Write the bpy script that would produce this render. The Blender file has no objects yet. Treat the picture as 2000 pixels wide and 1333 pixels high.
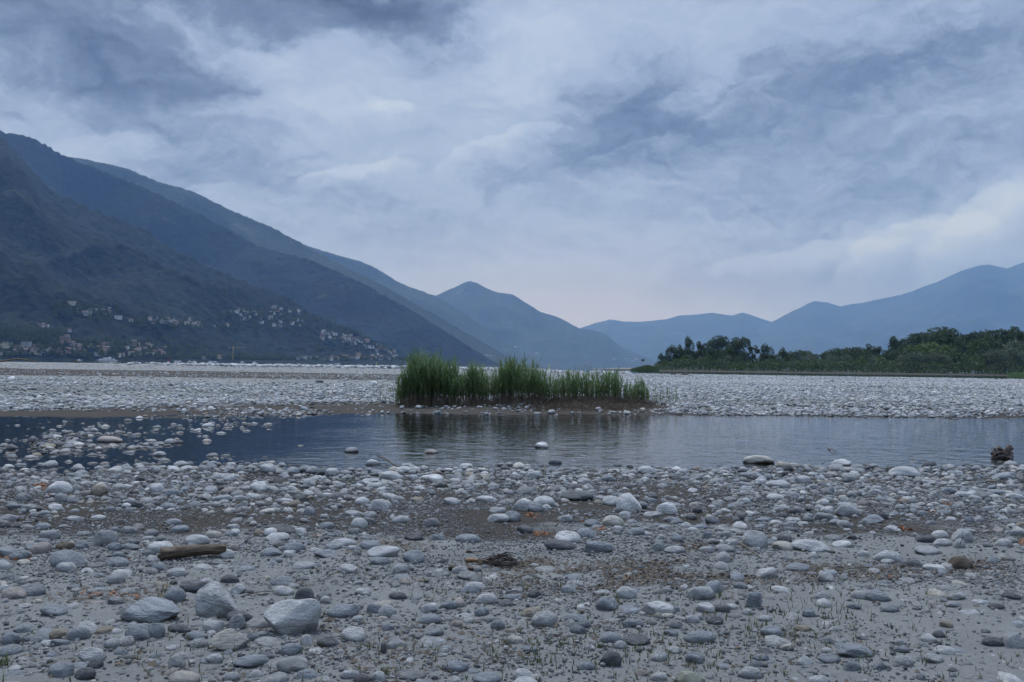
import bpy, math, random
import numpy as np
from mathutils import Vector, Matrix, Euler

R = random.Random(11)
NR = np.random.RandomState(5)
scene = bpy.context.scene
COL = scene.collection

# ------------------------------------------------------------------ camera
F = 1944.0; CX, CY = 1000.0, 666.5          # focal length in photo pixels (2000 wide)
PITCH, ROLL = math.radians(1.41), math.radians(0.77)
EYE = 1.6
cam_d = bpy.data.cameras.new('camera'); cam = bpy.data.objects.new('camera', cam_d); COL.objects.link(cam)
cam_d.sensor_width = 36; cam_d.lens = F/2000*36; cam_d.clip_start = 0.05; cam_d.clip_end = 90000
CM = Matrix.Rotation(math.pi/2+PITCH, 4, 'X') @ Matrix.Rotation(ROLL, 4, 'Z')
cam.matrix_world = Matrix.Translation((0, 0, EYE)) @ CM
scene.camera = cam
CM3 = CM.to_3x3()

# ------------------------------------------------------------------ world (overcast sky)
SUN_EL, SUN_AZ = math.radians(56), math.radians(-18)      # azimuth from +Y towards +X
world = bpy.data.worlds.new('World'); scene.world = world; world.use_nodes = True
EXPOSURE = 0.55
scene.view_settings.view_transform = 'Standard'; scene.view_settings.look = 'None'
scene.view_settings.exposure = EXPOSURE; scene.view_settings.gamma = 1.0
try: scene.view_settings.use_curve_mapping = False
except Exception: pass

def pxang(px, py):
    d = CM3 @ Vector(((px-CX)/F, -(py-CY)/F, -1)); d.normalize()
    return math.atan2(d.x, d.y), math.asin(d.z)

class NT:
    """tiny helper for building node trees"""
    def __init__(s, nt): s.nt = nt; nt.nodes.clear()
    def n(s, t, **kw):
        nd = s.nt.nodes.new(t)
        for k, v in kw.items():
            if k.startswith('i_'):
                key = k[2:]
                key = int(key) if key.isdigit() else key.replace('_', ' ')
                s.put(nd.inputs[key], v)
            else: setattr(nd, k, v)
        return nd
    def put(s, sock, v):
        if isinstance(v, bpy.types.NodeSocket): s.nt.links.new(v, sock)
        elif isinstance(v, bpy.types.Node): s.nt.links.new(v.outputs[0], sock)
        else:
            if isinstance(v, (tuple, list)) and len(v) == 3 and sock.type == 'RGBA': v = (*v, 1)
            sock.default_value = v
    def m(s, op, a, b=0.0, c=0.0, clamp=False):
        nd = s.nt.nodes.new('ShaderNodeMath'); nd.operation = op; nd.use_clamp = clamp
        s.put(nd.inputs[0], a); s.put(nd.inputs[1], b); s.put(nd.inputs[2], c); return nd.outputs[0]
    def vm(s, op, a, b=(0, 0, 0), out=0):
        nd = s.nt.nodes.new('ShaderNodeVectorMath'); nd.operation = op
        s.put(nd.inputs[0], a)
        if op == 'SCALE': s.put(nd.inputs['Scale'], b)
        else: s.put(nd.inputs[1], b)
        return nd.outputs[out]
    def mix(s, f, a, b, mode='MIX'):
        nd = s.nt.nodes.new('ShaderNodeMix'); nd.data_type = 'RGBA'; nd.blend_type = mode
        s.put(nd.inputs[0], f); s.put(nd.inputs[6], a); s.put(nd.inputs[7], b); return nd.outputs[2]
    def ramp(s, f, stops, interp='LINEAR'):
        nd = s.nt.nodes.new('ShaderNodeValToRGB'); nd.color_ramp.interpolation = interp
        cr = nd.color_ramp
        while len(cr.elements) < len(stops): cr.elements.new(0.5)
        for e, (p, c) in zip(cr.elements, stops):
            e.position = p; e.color = (c, c, c, 1) if isinstance(c, (int, float)) else (*c, 1)
        s.put(nd.inputs[0], f); return nd.outputs[0]
    def mr(s, v, a, b, c=0.0, d=1.0, smooth=True):
        nd = s.nt.nodes.new('ShaderNodeMapRange'); nd.interpolation_type = 'SMOOTHSTEP' if smooth else 'LINEAR'
        for i, x in enumerate((v, a, b, c, d)): s.put(nd.inputs[i], x)
        return nd.outputs[0]
    def noise(s, vec, scale, detail=4, rough=0.5, dist=0.0, out=0):
        nd = s.nt.nodes.new('ShaderNodeTexNoise')
        s.put(nd.inputs['Vector'], vec); s.put(nd.inputs['Scale'], scale); s.put(nd.inputs['Detail'], detail)
        s.put(nd.inputs['Roughness'], rough); s.put(nd.inputs['Distortion'], dist); return nd.outputs[out]

def build_world():
    t = NT(world.node_tree)
    sky = t.n('ShaderNodeTexSky', sky_type='NISHITA', sun_disc=False, sun_elevation=SUN_EL, sun_rotation=SUN_AZ)
    sky.air_density = 1.5; sky.dust_density = 3
    g = t.n('ShaderNodeTexCoord').outputs['Generated']
    sp = t.n('ShaderNodeSeparateXYZ', i_0=g)
    X, Y, Z = sp.outputs
    az = t.m('ARCTAN2', X, Y); el = t.m('ARCSINE', Z)
    # cloud sheet coordinates (a flat deck seen in perspective)
    zc = t.m('ADD', t.m('MAXIMUM', Z, 0.0), 0.16)
    px_ = t.m('DIVIDE', X, zc); py_ = t.m('DIVIDE', Y, zc)
    P = t.n('ShaderNodeCombineXYZ', i_0=px_, i_1=py_, i_2=0.0).outputs[0]
    A = t.n('ShaderNodeCombineXYZ', i_0=az, i_1=t.m('MULTIPLY', el, 1.5), i_2=0.0).outputs[0]
    warp = t.vm('SUBTRACT', t.noise(A, 7.0, 7, 0.62, 0.0, out=1), (0.5, 0.5, 0.5))
    A2 = t.vm('ADD', A, t.vm('SCALE', warp, 0.17))
    s2 = t.n('ShaderNodeSeparateXYZ', i_0=A2); az2 = s2.outputs[0]; el2 = t.m('DIVIDE', s2.outputs[1], 1.5)
    def blob(px, py, rx, ry, amp, rot=0.0, hard=1.0):
        a, e = pxang(px, py)
        rx /= F; ry /= F; c, s = math.cos(math.radians(rot)), math.sin(math.radians(rot))
        dx = t.m('SUBTRACT', az2, a); dy = t.m('SUBTRACT', el2, e)
        u = t.m('ADD', t.m('MULTIPLY', dx, c/rx), t.m('MULTIPLY', dy, s/rx))
        v = t.m('ADD', t.m('MULTIPLY', dx, -s/ry), t.m('MULTIPLY', dy, c/ry))
        r = t.m('SQRT', t.m('ADD', t.m('MULTIPLY', u, u), t.m('MULTIPLY', v, v)))
        k = t.mr(r, 1.0+0.55*hard, 1.0-0.55*hard)
        return t.m('MULTIPLY', k, amp)
    blobs = [(40, 50, 330, 130, -0.25, 0, 1.3), (270, 145, 230, 75, -0.26, -4, 1.2), (590, 0, 270, 55, -0.40, 0, .7),
             (860, 40, 170, 80, -0.17, 0), (1200, 225, 190, 95, -0.25, 20, 1.2), (1450, 205, 370, 75, -0.25, 10, 1.3),
             (1780, 130, 330, 70, -0.10, 12), (1950, 40, 260, 90, -0.10, 0),(400, 250, 260, 90, -0.13, -10), (420, 330, 260, 60, -0.10, -10),
             (1600, 530, 320, 50, -0.16, 8), (780, 500, 150, 50, -0.12, 0), (1900, 560, 300, 60, -0.06, 0),
             (450, 60, 140, 55, 0.20, -20), (60, 150, 110, 50, 0.18, 0), (430, 200, 300, 26, 0.22, 4),
             (740, 150, 240, 90, 0.15, 0), (1030, 140, 110, 130, 0.25, 10), (1280, 40, 320, 50, 0.16, 6),
             (200, 270, 150, 40, 0.12, 10), (1360, 170, 110, 30, 0.24, 30), (1900, 420, 190, 62, 0.13, 22, .6),
             (1760, 470, 220, 26, 0.16, 14, .6), (930, 285, 120, 26, 0.10, 14, .6), (660, 315, 140, 22, 0.12, 8, .6),
             (775, 195, 42, 14, 0.2, 0), (1800, 400, 420, 150, -0.13, 0), (1750, 560, 400, 60, -0.10, 0), (1700, 60, 260, 40, 0.08, 8), (560, 230, 220, 50, .07, 0)]
    acc = None
    for b in blobs:
        k = blob(*b); acc = k if acc is None else t.m('ADD', acc, k)
    # near the zenith and behind the camera the deck goes on as plain broken cloud
    nA = t.m('SUBTRACT', t.noise(t.vm('ADD', P, (3.1, 1.7, 0)), 1.1, 9, 0.56, 0.4), 0.5)
    nB = t.m('SUBTRACT', t.noise(t.vm('MULTIPLY', A2, (1.0, 1.7, 1)), 12.0, 10, 0.62, 0.4), 0.5)
    # relief: difference of the field towards the light gives lit upper edges
    nC = t.noise(t.vm('ADD', A2, (0.0, 0.014, 0.0)), 16.0, 7, 0.6); nD = t.noise(A2, 16.0, 7, 0.6)
    rel = t.m('SUBTRACT', nD, nC)
    d = t.m('ADD', t.m('ADD', 0.49, t.m('MULTIPLY', acc, .72)), t.m('ADD', t.m('MULTIPLY', nA, 0.30), t.m('MULTIPLY', nB, 0.22)))
    d = t.m('ADD', d, t.m('MULTIPLY', rel, 0.65))
    fw = t.vm('SUBTRACT', t.noise(A, 30.0, 8, 0.6, 0.0, out=1), (0.5, 0.5, 0.5))
    A3 = t.vm('ADD', t.vm('ADD', A, t.vm('SCALE', warp, 0.05)), t.vm('SCALE', fw, 0.035)); s3 = t.n('ShaderNodeSeparateXYZ', i_0=A3)
    for (px, py, rx, ry, amp, rot) in ((1960, 470, 150, 95, .34, 24), (1790, 500, 150, 66, .30, 18), (1560, 512, 190, 34, .26, 8), (965, 300, 140, 34, .20, 22), (700, 345, 120, 32, .24, 10), (775, 208, 50, 18, .12, 0), (1440, 200, 100, 26, .10, 30), (210, 300, 130, 45, .12, 10), (1240, 300, 120, 26, .10, 12)):
        a, e = pxang(px, py); c_, s_ = math.cos(math.radians(rot)), math.sin(math.radians(rot))
        dx = t.m('SUBTRACT', s3.outputs[0], a); dy = t.m('SUBTRACT', t.m('DIVIDE', s3.outputs[1], 1.5), e)
        u = t.m('ADD', t.m('MULTIPLY', dx, c_/rx*F), t.m('MULTIPLY', dy, s_/rx*F)); v = t.m('ADD', t.m('MULTIPLY', dx, -s_/ry*F), t.m('MULTIPLY', dy, c_/ry*F))
        r = t.m('SQRT', t.m('ADD', t.m('MULTIPLY', u, u), t.m('MULTIPLY', v, v)))
        k = t.m('MULTIPLY', t.mr(r, 1.05, .86), t.mr(v, -0.75, 0.55))
        d = t.m('ADD', d, t.m('MULTIPLY', k, amp))
    # quieter towards the horizon
    calm = t.mr(el, 0.02, 0.16)
    d = t.m('ADD', t.m('MULTIPLY', t.m('SUBTRACT', d, 0.5), t.m('ADD', 0.45, t.m('MULTIPLY', calm, 0.55))), 0.5, clamp=True)
    col = t.ramp(d, [(0.0, (.02, .04, .09)), (.25, (.125, .178, .295)), (.5, (.325, .405, .60)), (.72, (.43, .515, .70)), (1.0, (.58, .65, .79))])
    hz = t.mr(el, 0.17, 0.0)
    hc = t.mix(t.mr(t.m('ABSOLUTE', t.m('SUBTRACT', az, 0.05)), 0.42, 0.0), (.30, .375, .54), (.66, .61, .68))
    col = t.mix(t.m('MULTIPLY', hz, 0.72), col, hc)
    zen = t.m('ADD', 1.0, t.m('MULTIPLY', t.mr(el, 0.38, 1.2), ZEN))
    col = t.vm('MULTIPLY', t.vm('SCALE', col, t.m('MULTIPLY', zen, 10.0*SKYK)), (.955, 1.005, 1.02))
    col = t.mix(0.94, sky.outputs[0], col)
    bg = t.n('ShaderNodeBackground', i_Color=col, i_Strength=0.1)
    out = t.n('ShaderNodeOutputWorld', i_Surface=bg)
SKYK, ZEN = 0.69, 3.3
build_world()

sun_d = bpy.data.lights.new('sun', 'SUN'); sun_d.energy = 1.5; sun_d.angle = math.radians(14); sun_d.color = (1.0, 0.985, 0.97)
sun = bpy.data.objects.new('sun', sun_d); COL.objects.link(sun)
sd = Vector((math.sin(SUN_AZ)*math.cos(SUN_EL), math.cos(SUN_AZ)*math.cos(SUN_EL), math.sin(SUN_EL)))
sun.rotation_euler = sd.to_track_quat('Z', 'Y').to_euler(); sun.location = sd*200
c = scene.cycles
c.max_bounces = 6; c.diffuse_bounces = 2; c.glossy_bounces = 3; c.transmission_bounces = 3; c.transparent_max_bounces = 12; c.volume_bounces = 0
c.use_denoising = True; c.caustics_reflective = False; c.caustics_refractive = False
try: c.denoiser = 'OPENIMAGEDENOISE'
except Exception: pass

HAZE_DENSITY = 5.5e-5
HAZE_COLOR = (0.27, 0.50, 1.0)

# ------------------------------------------------------------------ noise
def _h(ix, iy, seed):
    n = (ix*374761393 + iy*668265263 + seed*974634777) & 0xFFFFFFFF
    n = ((n ^ (n >> 13))*1274126177) & 0xFFFFFFFF
    return ((n ^ (n >> 16)) & 0xFFFF)/65535.0
def vnoise(x, y, seed=0):
    x = np.asarray(x, float); y = np.asarray(y, float)
    ix = np.floor(x).astype(np.int64); iy = np.floor(y).astype(np.int64)
    fx = x-ix; fy = y-iy; fx = fx*fx*fx*(fx*(fx*6-15)+10); fy = fy*fy*fy*(fy*(fy*6-15)+10)
    a = _h(ix, iy, seed); b = _h(ix+1, iy, seed); c_ = _h(ix, iy+1, seed); d = _h(ix+1, iy+1, seed)
    return (a*(1-fx)+b*fx)*(1-fy)+(c_*(1-fx)+d*fx)*fy - 0.5
def fbm(x, y, oct=4, seed=0, gain=0.5):
    s = 0; a = 1.0; f = 1.0
    for o in range(oct):
        s = s + a*vnoise(np.asarray(x)*f+o*17.3, np.asarray(y)*f+o*9.1, seed+o); a *= gain; f *= 2.03
    return s
def sstep(a, b, x):
    t = np.clip((np.asarray(x, float)-a)/(b-a), 0, 1); return t*t*(3-2*t)

# ------------------------------------------------------------------ terrain
def near_shore(x): return 14.9 + 0.16*x + 0.5*fbm(x*0.35+5, x*0+2, 3, 3) + 0.35*sstep(-2, -6, x)
def far_shore(x):  return 32.4 + 0.16*x + 0.9*fbm(x*0.12+1, x*0+7, 3, 4) - 2.0*sstep(-5, -12, x)
def ground_h(x, y):
    x = np.asarray(x, float); y = np.asarray(y, float)
    wig = 0.9*fbm(x*0.5, y*0.5, 3, 9)
    d1 = y-near_shore(x)+wig; d2 = far_shore(x)-y+wig*1.2
    dep = np.minimum(d1, d2)                       # >0 in the pond
    left = sstep(-1.5, -5.5, x+0.12*(y-15))        # stony shallows on the left
    under = -0.03*np.clip(dep, 0, 9)-0.02*sstep(0, 1, dep)
    shallow = -0.022*np.clip(dep, 0, 2) + 0.004 + 0.07*fbm(x*0.55+40, y*0.38, 3, 21)-0.004
    under = under*(1-left)+shallow*left
    nearb = 0.02*np.clip(-d1, 0, 30)**0.9
    farb = 0.022*np.clip(-d2, 0, 400)**0.72
    above = np.where(y < 24, np.minimum(nearb, 0.24), np.minimum(farb, 0.33))
    h = np.where(dep > 0, under, above)
    # reed island bank
    ex = (x-0.9)/5.4; ey = (y-36.5-0.2*x)/2.0
    h = h+0.26*np.exp(-(np.abs(ex)**3+ey**2))*sstep(-3.5, 2.2, x)
    ucot = x/np.maximum(y, 1)
    # channel behind the gravel bar on the right
    wch = sstep(0.02, 0.12, ucot)
    e = np.clip((y-185-20*fbm(x*0.01, y*0.01, 2, 33))/45, 0, 1)
    ch = (0.33-0.75*e)*(y < 330)+(-0.42+.95*sstep(400, 500, y+12*fbm(x*0.02, y*0+3, 3, 8)))*(y >= 330)
    h = np.where(y > 150, h*(1-wch)+ch*wch, h)
    # left: sand flats end at the lake
    wl = 1-wch
    edge = 440+25*fbm(x*0.008, y*0+1, 3, 12)
    h = h-wl*np.where(y > 150, 1.4*sstep(edge-40, edge+60, y), 0)
    h = h+wl*0.28*sstep(100, 130, y)*(1-sstep(300, 420, y))*sstep(0.05, -0.15, ucot)
    # woodland bank on the right keeps going to 1200 m, then drops to the lake bed
    h = np.where((y > 500), h+0.12*wch, h)
    h = h-(4.0)*sstep(1150, 1500, y)*wch
    far = sstep(600, 900, y)*wl; h = h*(1-far)-3.0*far
    # micro relief
    k = 1-sstep(60, 130, y)
    h = h+k*(0.030*fbm(x*0.9, y*0.9, 3, 5)+0.016*fbm(x*3.3, y*3.3, 3, 6))*np.where(dep > 0.3, 0.5, 1)
    h = h+(1-k)*0.10*fbm(x*0.05, y*0.09, 4, 15)*np.where(y < 500, 1, 0)
    return h

_gx = np.arange(-16, 20.01, 0.1); _gy = np.arange(2.5, 46, 0.1)
_HG = ground_h(*np.meshgrid(_gx, _gy, indexing='ij')).tolist(); _NX, _NY = len(_gx), len(_gy)
def hq(x, y):
    """ground height at one point (bilinear table near the camera)"""
    a = (x+16)*10; b = (y-2.5)*10; i = int(a); j = int(b)
    if a < 0 or b < 0 or i >= _NX-1 or j >= _NY-1: return float(ground_h(x, y))
    a -= i; b -= j; p = _HG[i]; q = _HG[i+1]
    return (p[j]*(1-b)+p[j+1]*b)*(1-a)+(q[j]*(1-b)+q[j+1]*b)*a
def ray(px, py):
    d = CM3 @ Vector(((px-CX)/F, -(py-CY)/F, -1)); return d
def ground_at(px, py, z=None):
    """point of the ground seen at a pixel of the photograph"""
    d = ray(px, py); zz = 0.1 if z is None else z
    if d.z > -0.0004: d.z = -0.0004
    for _ in range(14):
        k = (zz-EYE)/d.z; x, y = d.x*k, d.y*k
        if z is not None: return x, y, z
        zn = max(hq(x, y), -0.02); zz = 0.5*zz+0.5*zn
    return x, y, zz

# ------------------------------------------------------------------ object helpers
def tag(o, label=None, cat=None, group=None, kind=None):
    if label: o['label'] = label
    if cat: o['category'] = cat
    if group: o['group'] = group
    if kind: o['kind'] = kind
    return o
def link_mesh(name, me, parent=None, coll=None):
    o = bpy.data.objects.new(name, me); (coll or COL).objects.link(o)
    if parent: o.parent = parent
    return o
def pydata(name, v, f, mats=(), smooth=False, parent=None, coll=None, midx=None):
    me = bpy.data.meshes.new(name); me.from_pydata([tuple(p) for p in v], [], f); 
    for m_ in mats: me.materials.append(m_)
    if smooth: me.polygons.foreach_set('use_smooth', [True]*len(me.polygons))
    if midx is not None: me.polygons.foreach_set('material_index', midx)
    me.update(); return link_mesh(name, me, parent, coll)
def npmesh(name, V, Q, mats=(), smooth=True):
    """fast mesh from numpy; Q is (n,4) or (n,3)"""
    me = bpy.data.meshes.new(name); n = len(Q); k = Q.shape[1]
    me.vertices.add(len(V)); me.vertices.foreach_set('co', np.ascontiguousarray(V, np.float32).ravel())
    me.loops.add(n*k); me.loops.foreach_set('vertex_index', np.ascontiguousarray(Q, np.int32).ravel())
    me.polygons.add(n); me.polygons.foreach_set('loop_start', np.arange(0, n*k, k, dtype=np.int32))
    me.polygons.foreach_set('loop_total', np.full(n, k, np.int32))
    me.polygons.foreach_set('use_smooth', np.full(n, smooth))
    for m_ in mats: me.materials.append(m_)
    me.update(calc_edges=True); me.validate(); return me
def gridq(nu, nv):
    i = np.arange((nu-1)*(nv-1)); a = i//(nv-1); b = i % (nv-1); p = a*nv+b
    return np.stack([p, p+nv, p+nv+1, p+1], 1)
def attr(me, name, typ, data):
    a = me.attributes.new(name, typ, 'POINT'); key = {'FLOAT': 'value', 'INT': 'value', 'FLOAT_VECTOR': 'vector', 'FLOAT_COLOR': 'color'}[typ]
    a.data.foreach_set(key, np.ascontiguousarray(data).ravel())
def empty(name, loc=(0, 0, 0), rz=0):
    o = bpy.data.objects.new(name, None); COL.objects.link(o); o.location = loc; o.rotation_euler = (0, 0, rz); o.empty_display_size = 0.2; return o
def copy_tree(o, parent=None):
    c_ = o.copy(); COL.objects.link(c_); c_.parent = parent
    for ch in o.children: copy_tree(ch, c_)
    return c_
class MB:
    def __init__(s): s.v = []; s.f = []; s.m = []
    def box(s, c_, d, rz=0, m=0):
        b = len(s.v); x, y, z = d[0]/2, d[1]/2, d[2]/2; co, si = math.cos(rz), math.sin(rz)
        for sx, sy, sz in ((-1,-1,-1),(1,-1,-1),(1,1,-1),(-1,1,-1),(-1,-1,1),(1,-1,1),(1,1,1),(-1,1,1)):
            X, Y = sx*x, sy*y; s.v.append((c_[0]+X*co-Y*si, c_[1]+X*si+Y*co, c_[2]+sz*z))
        for q in ((0,3,2,1),(4,5,6,7),(0,1,5,4),(1,2,6,5),(2,3,7,6),(3,0,4,7)): s.f.append([b+i for i in q]); s.m.append(m)
        return s
    def face(s, pts, m=0): b = len(s.v); s.v += pts; s.f.append(list(range(b, b+len(pts)))); s.m.append(m); return s
    def tube(s, pts, rad, n=8, m=0, jit=0.0, seed=0, caps=True):
        rr = random.Random(seed); pts = [Vector(p) for p in pts]; b0 = len(s.v)
        for i, p in enumerate(pts):
            t_ = (pts[min(i+1, len(pts)-1)]-pts[max(i-1, 0)]).normalized()
            up = Vector((0, 0, 1)) if abs(t_.z) < 0.95 else Vector((1, 0, 0))
            a = t_.cross(up).normalized(); b_ = t_.cross(a)
            for k in range(n):
                th = 2*math.pi*k/n; q = rad[i]*(1+jit*rr.uniform(-1, 1))
                s.v.append(tuple(p+a*math.cos(th)*q+b_*math.sin(th)*q))
        for i in range(len(pts)-1):
            for k in range(n):
                a0 = b0+i*n+k; a1 = b0+i*n+(k+1) % n; s.f.append([a0, a1, a1+n, a0+n]); s.m.append(m)
        if caps:
            s.f.append([b0+k for k in range(n)][::-1]); s.m.append(m)
            e = b0+(len(pts)-1)*n; s.f.append([e+k for k in range(n)]); s.m.append(m)
        return s
    def build(s, name, mats, parent=None, smooth=False, coll=None):
        return pydata(name, s.v, s.f, mats if isinstance(mats, (list, tuple)) else [mats], smooth, parent, coll, s.m)

# ------------------------------------------------------------------ materials
def mat(name):
    m_ = bpy.data.materials.new(name); m_.use_nodes = True; return m_, NT(m_.node_tree)
def finish(t, col, rough=0.8, spec=0.3, bump=None, bstr=0.3, bdist=0.02, normal=None, **kw):
    p = t.n('ShaderNodeBsdfPrincipled'); t.put(p.inputs['Base Color'], col); t.put(p.inputs['Roughness'], rough)
    t.put(p.inputs['Specular IOR Level'], spec)
    for k, v in kw.items(): t.put(p.inputs[k.replace('_', ' ')], v)
    if bump is not None:
        b = t.n('ShaderNodeBump'); t.put(b.inputs['Height'], bump); t.put(b.inputs['Strength'], bstr); t.put(b.inputs['Distance'], bdist)
        t.put(p.inputs['Normal'], b)
    t.n('ShaderNodeOutputMaterial', i_Surface=p); return p
def simple(name, col, rough=0.8, var=0.15, scale=3.0, spec=0.3, **kw):
    m_, t = mat(name); co = t.n('ShaderNodeTexCoord').outputs['Object']
    n_ = t.noise(co, scale, 4, 0.6); v = t.m('ADD', 1-var, t.m('MULTIPLY', n_, 2*var))
    finish(t, t.vm('SCALE', col, v), rough, spec, **kw); return m_

def stone_material(name, inst):
    m_, t = mat(name)
    oi = t.n('ShaderNodeObjectInfo'); rnd = oi.outputs['Random']
    if inst:
        a = t.n('ShaderNodeAttribute', attribute_type='INSTANCER', attribute_name='stone_col'); base = a.outputs['Color']; al = a.outputs['Alpha']
    else: base = oi.outputs['Color']; al = oi.outputs['Alpha']
    co = t.n('ShaderNodeTexCoord').outputs['Object']
    off = t.n('ShaderNodeCombineXYZ', i_0=t.m('MULTIPLY', rnd, 91.0), i_1=t.m('MULTIPLY', rnd, 37.0), i_2=t.m('MULTIPLY', rnd, 13.0)).outputs[0]
    p = t.vm('ADD', co, off)
    big = t.noise(p, 1.3, 3, 0.5); fine = t.noise(p, 9.0, 6, 0.7)
    c_ = t.vm('SCALE', base, t.m('ADD', 0.5, t.m('MULTIPLY', big, 1.0)))
    c_ = t.vm('SCALE', c_, t.m('ADD', 0.66, t.m('MULTIPLY', fine, 0.68)))
    # gneiss banding and quartz veins
    w = t.n('ShaderNodeTexWave', wave_type='BANDS', bands_direction='DIAGONAL'); t.put(w.inputs['Vector'], t.vm('MULTIPLY', p, (0.6, 1.0, 1.9)))
    t.put(w.inputs['Scale'], 0.75); t.put(w.inputs['Distortion'], 14.0); t.put(w.inputs['Detail'], 4.0); t.put(w.inputs['Detail Scale'], 1.3)
    vein = t.m('MULTIPLY', t.mr(w.outputs[1], 0.80, 0.97), t.mr(t.noise(p, 1.1, 2, .5), .42, .6))
    c_ = t.mix(t.m('MULTIPLY', vein, t.m('MULTIPLY', al, 0.6)), c_, (.44, .44, .43))
    dk = t.mr(w.outputs[1], 0.28, 0.05); c_ = t.mix(t.m('MULTIPLY', dk, t.m('MULTIPLY', al, 0.28)), c_, (.07, .075, .08))
    # mineral specks and dirt
    vo = t.noise(p, 26.0, 3, 0.8); c_ = t.mix(t.mr(vo, 0.60, 0.72, 0, 0.5), c_, (.05, .05, .055))
    # wet foot next to the water
    z = t.n('ShaderNodeSeparateXYZ', i_0=t.n('ShaderNodeNewGeometry').outputs['Position']).outputs[2]
    wet = t.mr(z, 0.038, 0.004); c_ = t.mix(wet, c_, t.vm('SCALE', c_, 0.38))
    rg = t.m('ADD', 0.62, t.m('MULTIPLY', wet, -0.42))
    hgt = t.m('ADD', t.m('MULTIPLY', fine, 0.7), t.m('ADD', t.m('MULTIPLY', big, 1.2), t.m('MULTIPLY', w.outputs[1], t.m('MULTIPLY', al, .16))))
    finish(t, c_, rg, 0.35, bump=hgt, bstr=0.85, bdist=0.07)
    return m_
M_STONE = stone_material('river_stone', False); M_STONE_I = stone_material('river_stone_scattered', True)

def build_ground_material():
    m_, t = mat('river_sand')
    pos = t.n('ShaderNodeNewGeometry').outputs['Position']; z = t.n('ShaderNodeSeparateXYZ', i_0=pos).outputs[2]
    damp = t.n('ShaderNodeAttribute', attribute_name='damp').outputs['Fac']  # damp sand, plus plain darker ground between the far stones
    pale = t.n('ShaderNodeAttribute', attribute_name='pale').outputs['Fac']
    grav = t.n('ShaderNodeAttribute', attribute_name='grav').outputs['Fac']
    n1 = t.noise(pos, 1.1, 5, 0.6); n2 = t.noise(pos, 9.0, 5, 0.65); n3 = t.noise(pos, 70.0, 4, 0.7); n4 = t.noise(pos, 260, 2, .6)
    dry = t.mix(n1, (.115, .118, .113), (.27, .273, .26)); wetc = t.mix(n1, (.036, .032, .027), (.070, .062, .053))
    d = t.m('ADD', damp, t.m('MULTIPLY', t.m('SUBTRACT', n2, 0.5), 0.7))
    d = t.m('MAXIMUM', t.mr(d, 0.3, 0.75), t.mr(t.m('ADD', z, t.m('MULTIPLY', n2, .02)), 0.075, 0.03))
    c_ = t.mix(d, dry, wetc)
    c_ = t.mix(t.m('MULTIPLY', pale, t.m('ADD', .6, t.m('MULTIPLY', n1, .5))), c_, (.20, .198, .19))
    c_ = t.vm('SCALE', c_, t.m('ADD', 0.55, t.m('MULTIPLY', n3, 0.9)))
    c_ = t.vm('SCALE', c_, t.m('ADD', 0.8, t.m('MULTIPLY', n4, 0.4)))
    # distant cobbles too small to build: cell-wise stone colour
    vor = t.n('ShaderNodeTexVoronoi', feature='F1'); t.put(vor.inputs['Vector'], pos); t.put(vor.inputs['Scale'], 3.2)
    sc = t.ramp(t.n('ShaderNodeSeparateColor', i_0=vor.outputs['Color']).outputs[0], [(0, (.14, .15, .16)), (.5, (.26, .27, .28)), (1, (.5, .5, .49))])
    c_ = t.mix(t.m('MULTIPLY', grav, t.mr(vor.outputs['Distance'], 0.45, 0.3)), c_, sc)
    hgt = t.m('ADD', t.m('MULTIPLY', n2, .9), t.m('ADD', t.m('MULTIPLY', n3, 0.5), t.m('MULTIPLY', n4, .12)))
    finish(t, c_, t.m('SUBTRACT', 0.98, t.m('MULTIPLY', d, 0.12)), 0.08, bump=hgt, bstr=1.0, bdist=0.035)
    return m_
M_GROUND = build_ground_material()

def water_material(name, tint, small, amp, calm_attr=False, dist=0.03):
    m_, t = mat(name)
    pos = t.n('ShaderNodeNewGeometry').outputs['Position']; s_ = t.n('ShaderNodeSeparateXYZ', i_0=pos)
    v = t.vm('MULTIPLY', pos, (1.0, 1.15, 1.0))
    h1 = t.noise(v, small, 3, 0.55, 0.6); h2 = t.noise(v, small*0.33, 2, 0.5, 0.3)
    h = t.m('ADD', t.m('MULTIPLY', h1, 0.55), h2)
    st = amp
    if calm_attr:
        k = t.mr(t.m('ADD', s_.outputs[0], t.m('MULTIPLY', t.noise(pos, 0.35, 3, .5), 4.0)), -4.5, 1.5)
        st = t.m('MULTIPLY', t.m('ADD', .10, t.m('MULTIPLY', k, .9)), t.m('MULTIPLY', amp, t.m('ADD', .45, t.noise(t.vm('MULTIPLY', pos, (.25, .8, 1)), 0.7, 3, .6))))
    b = t.n('ShaderNodeBump'); t.put(b.inputs['Height'], h); t.put(b.inputs['Strength'], st); t.put(b.inputs['Distance'], dist)
    gl = t.n('ShaderNodeBsdfGlossy', i_Roughness=0.035); t.put(gl.inputs['Color'], (1, 1, 1)); t.put(gl.inputs['Normal'], b)
    tr = t.n('ShaderNodeBsdfTransparent'); t.put(tr.inputs['Color'], tint)
    fr = t.n('ShaderNodeFresnel'); t.put(fr.inputs['IOR'], 1.333); t.put(fr.inputs['Normal'], b)
    mx = t.n('ShaderNodeMixShader'); t.put(mx.inputs[0], fr); t.put(mx.inputs[1], tr); t.put(mx.inputs[2], gl)
    t.n('ShaderNodeOutputMaterial', i_Surface=mx); return m_
M_POND = water_material('pond_water', (.26, .26, .23), 4.2, 1.0, True, 0.022)
M_LAKE = water_material('lake_water', (.05, .07, .08), 0.6, 0.5, False, .05)

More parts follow.
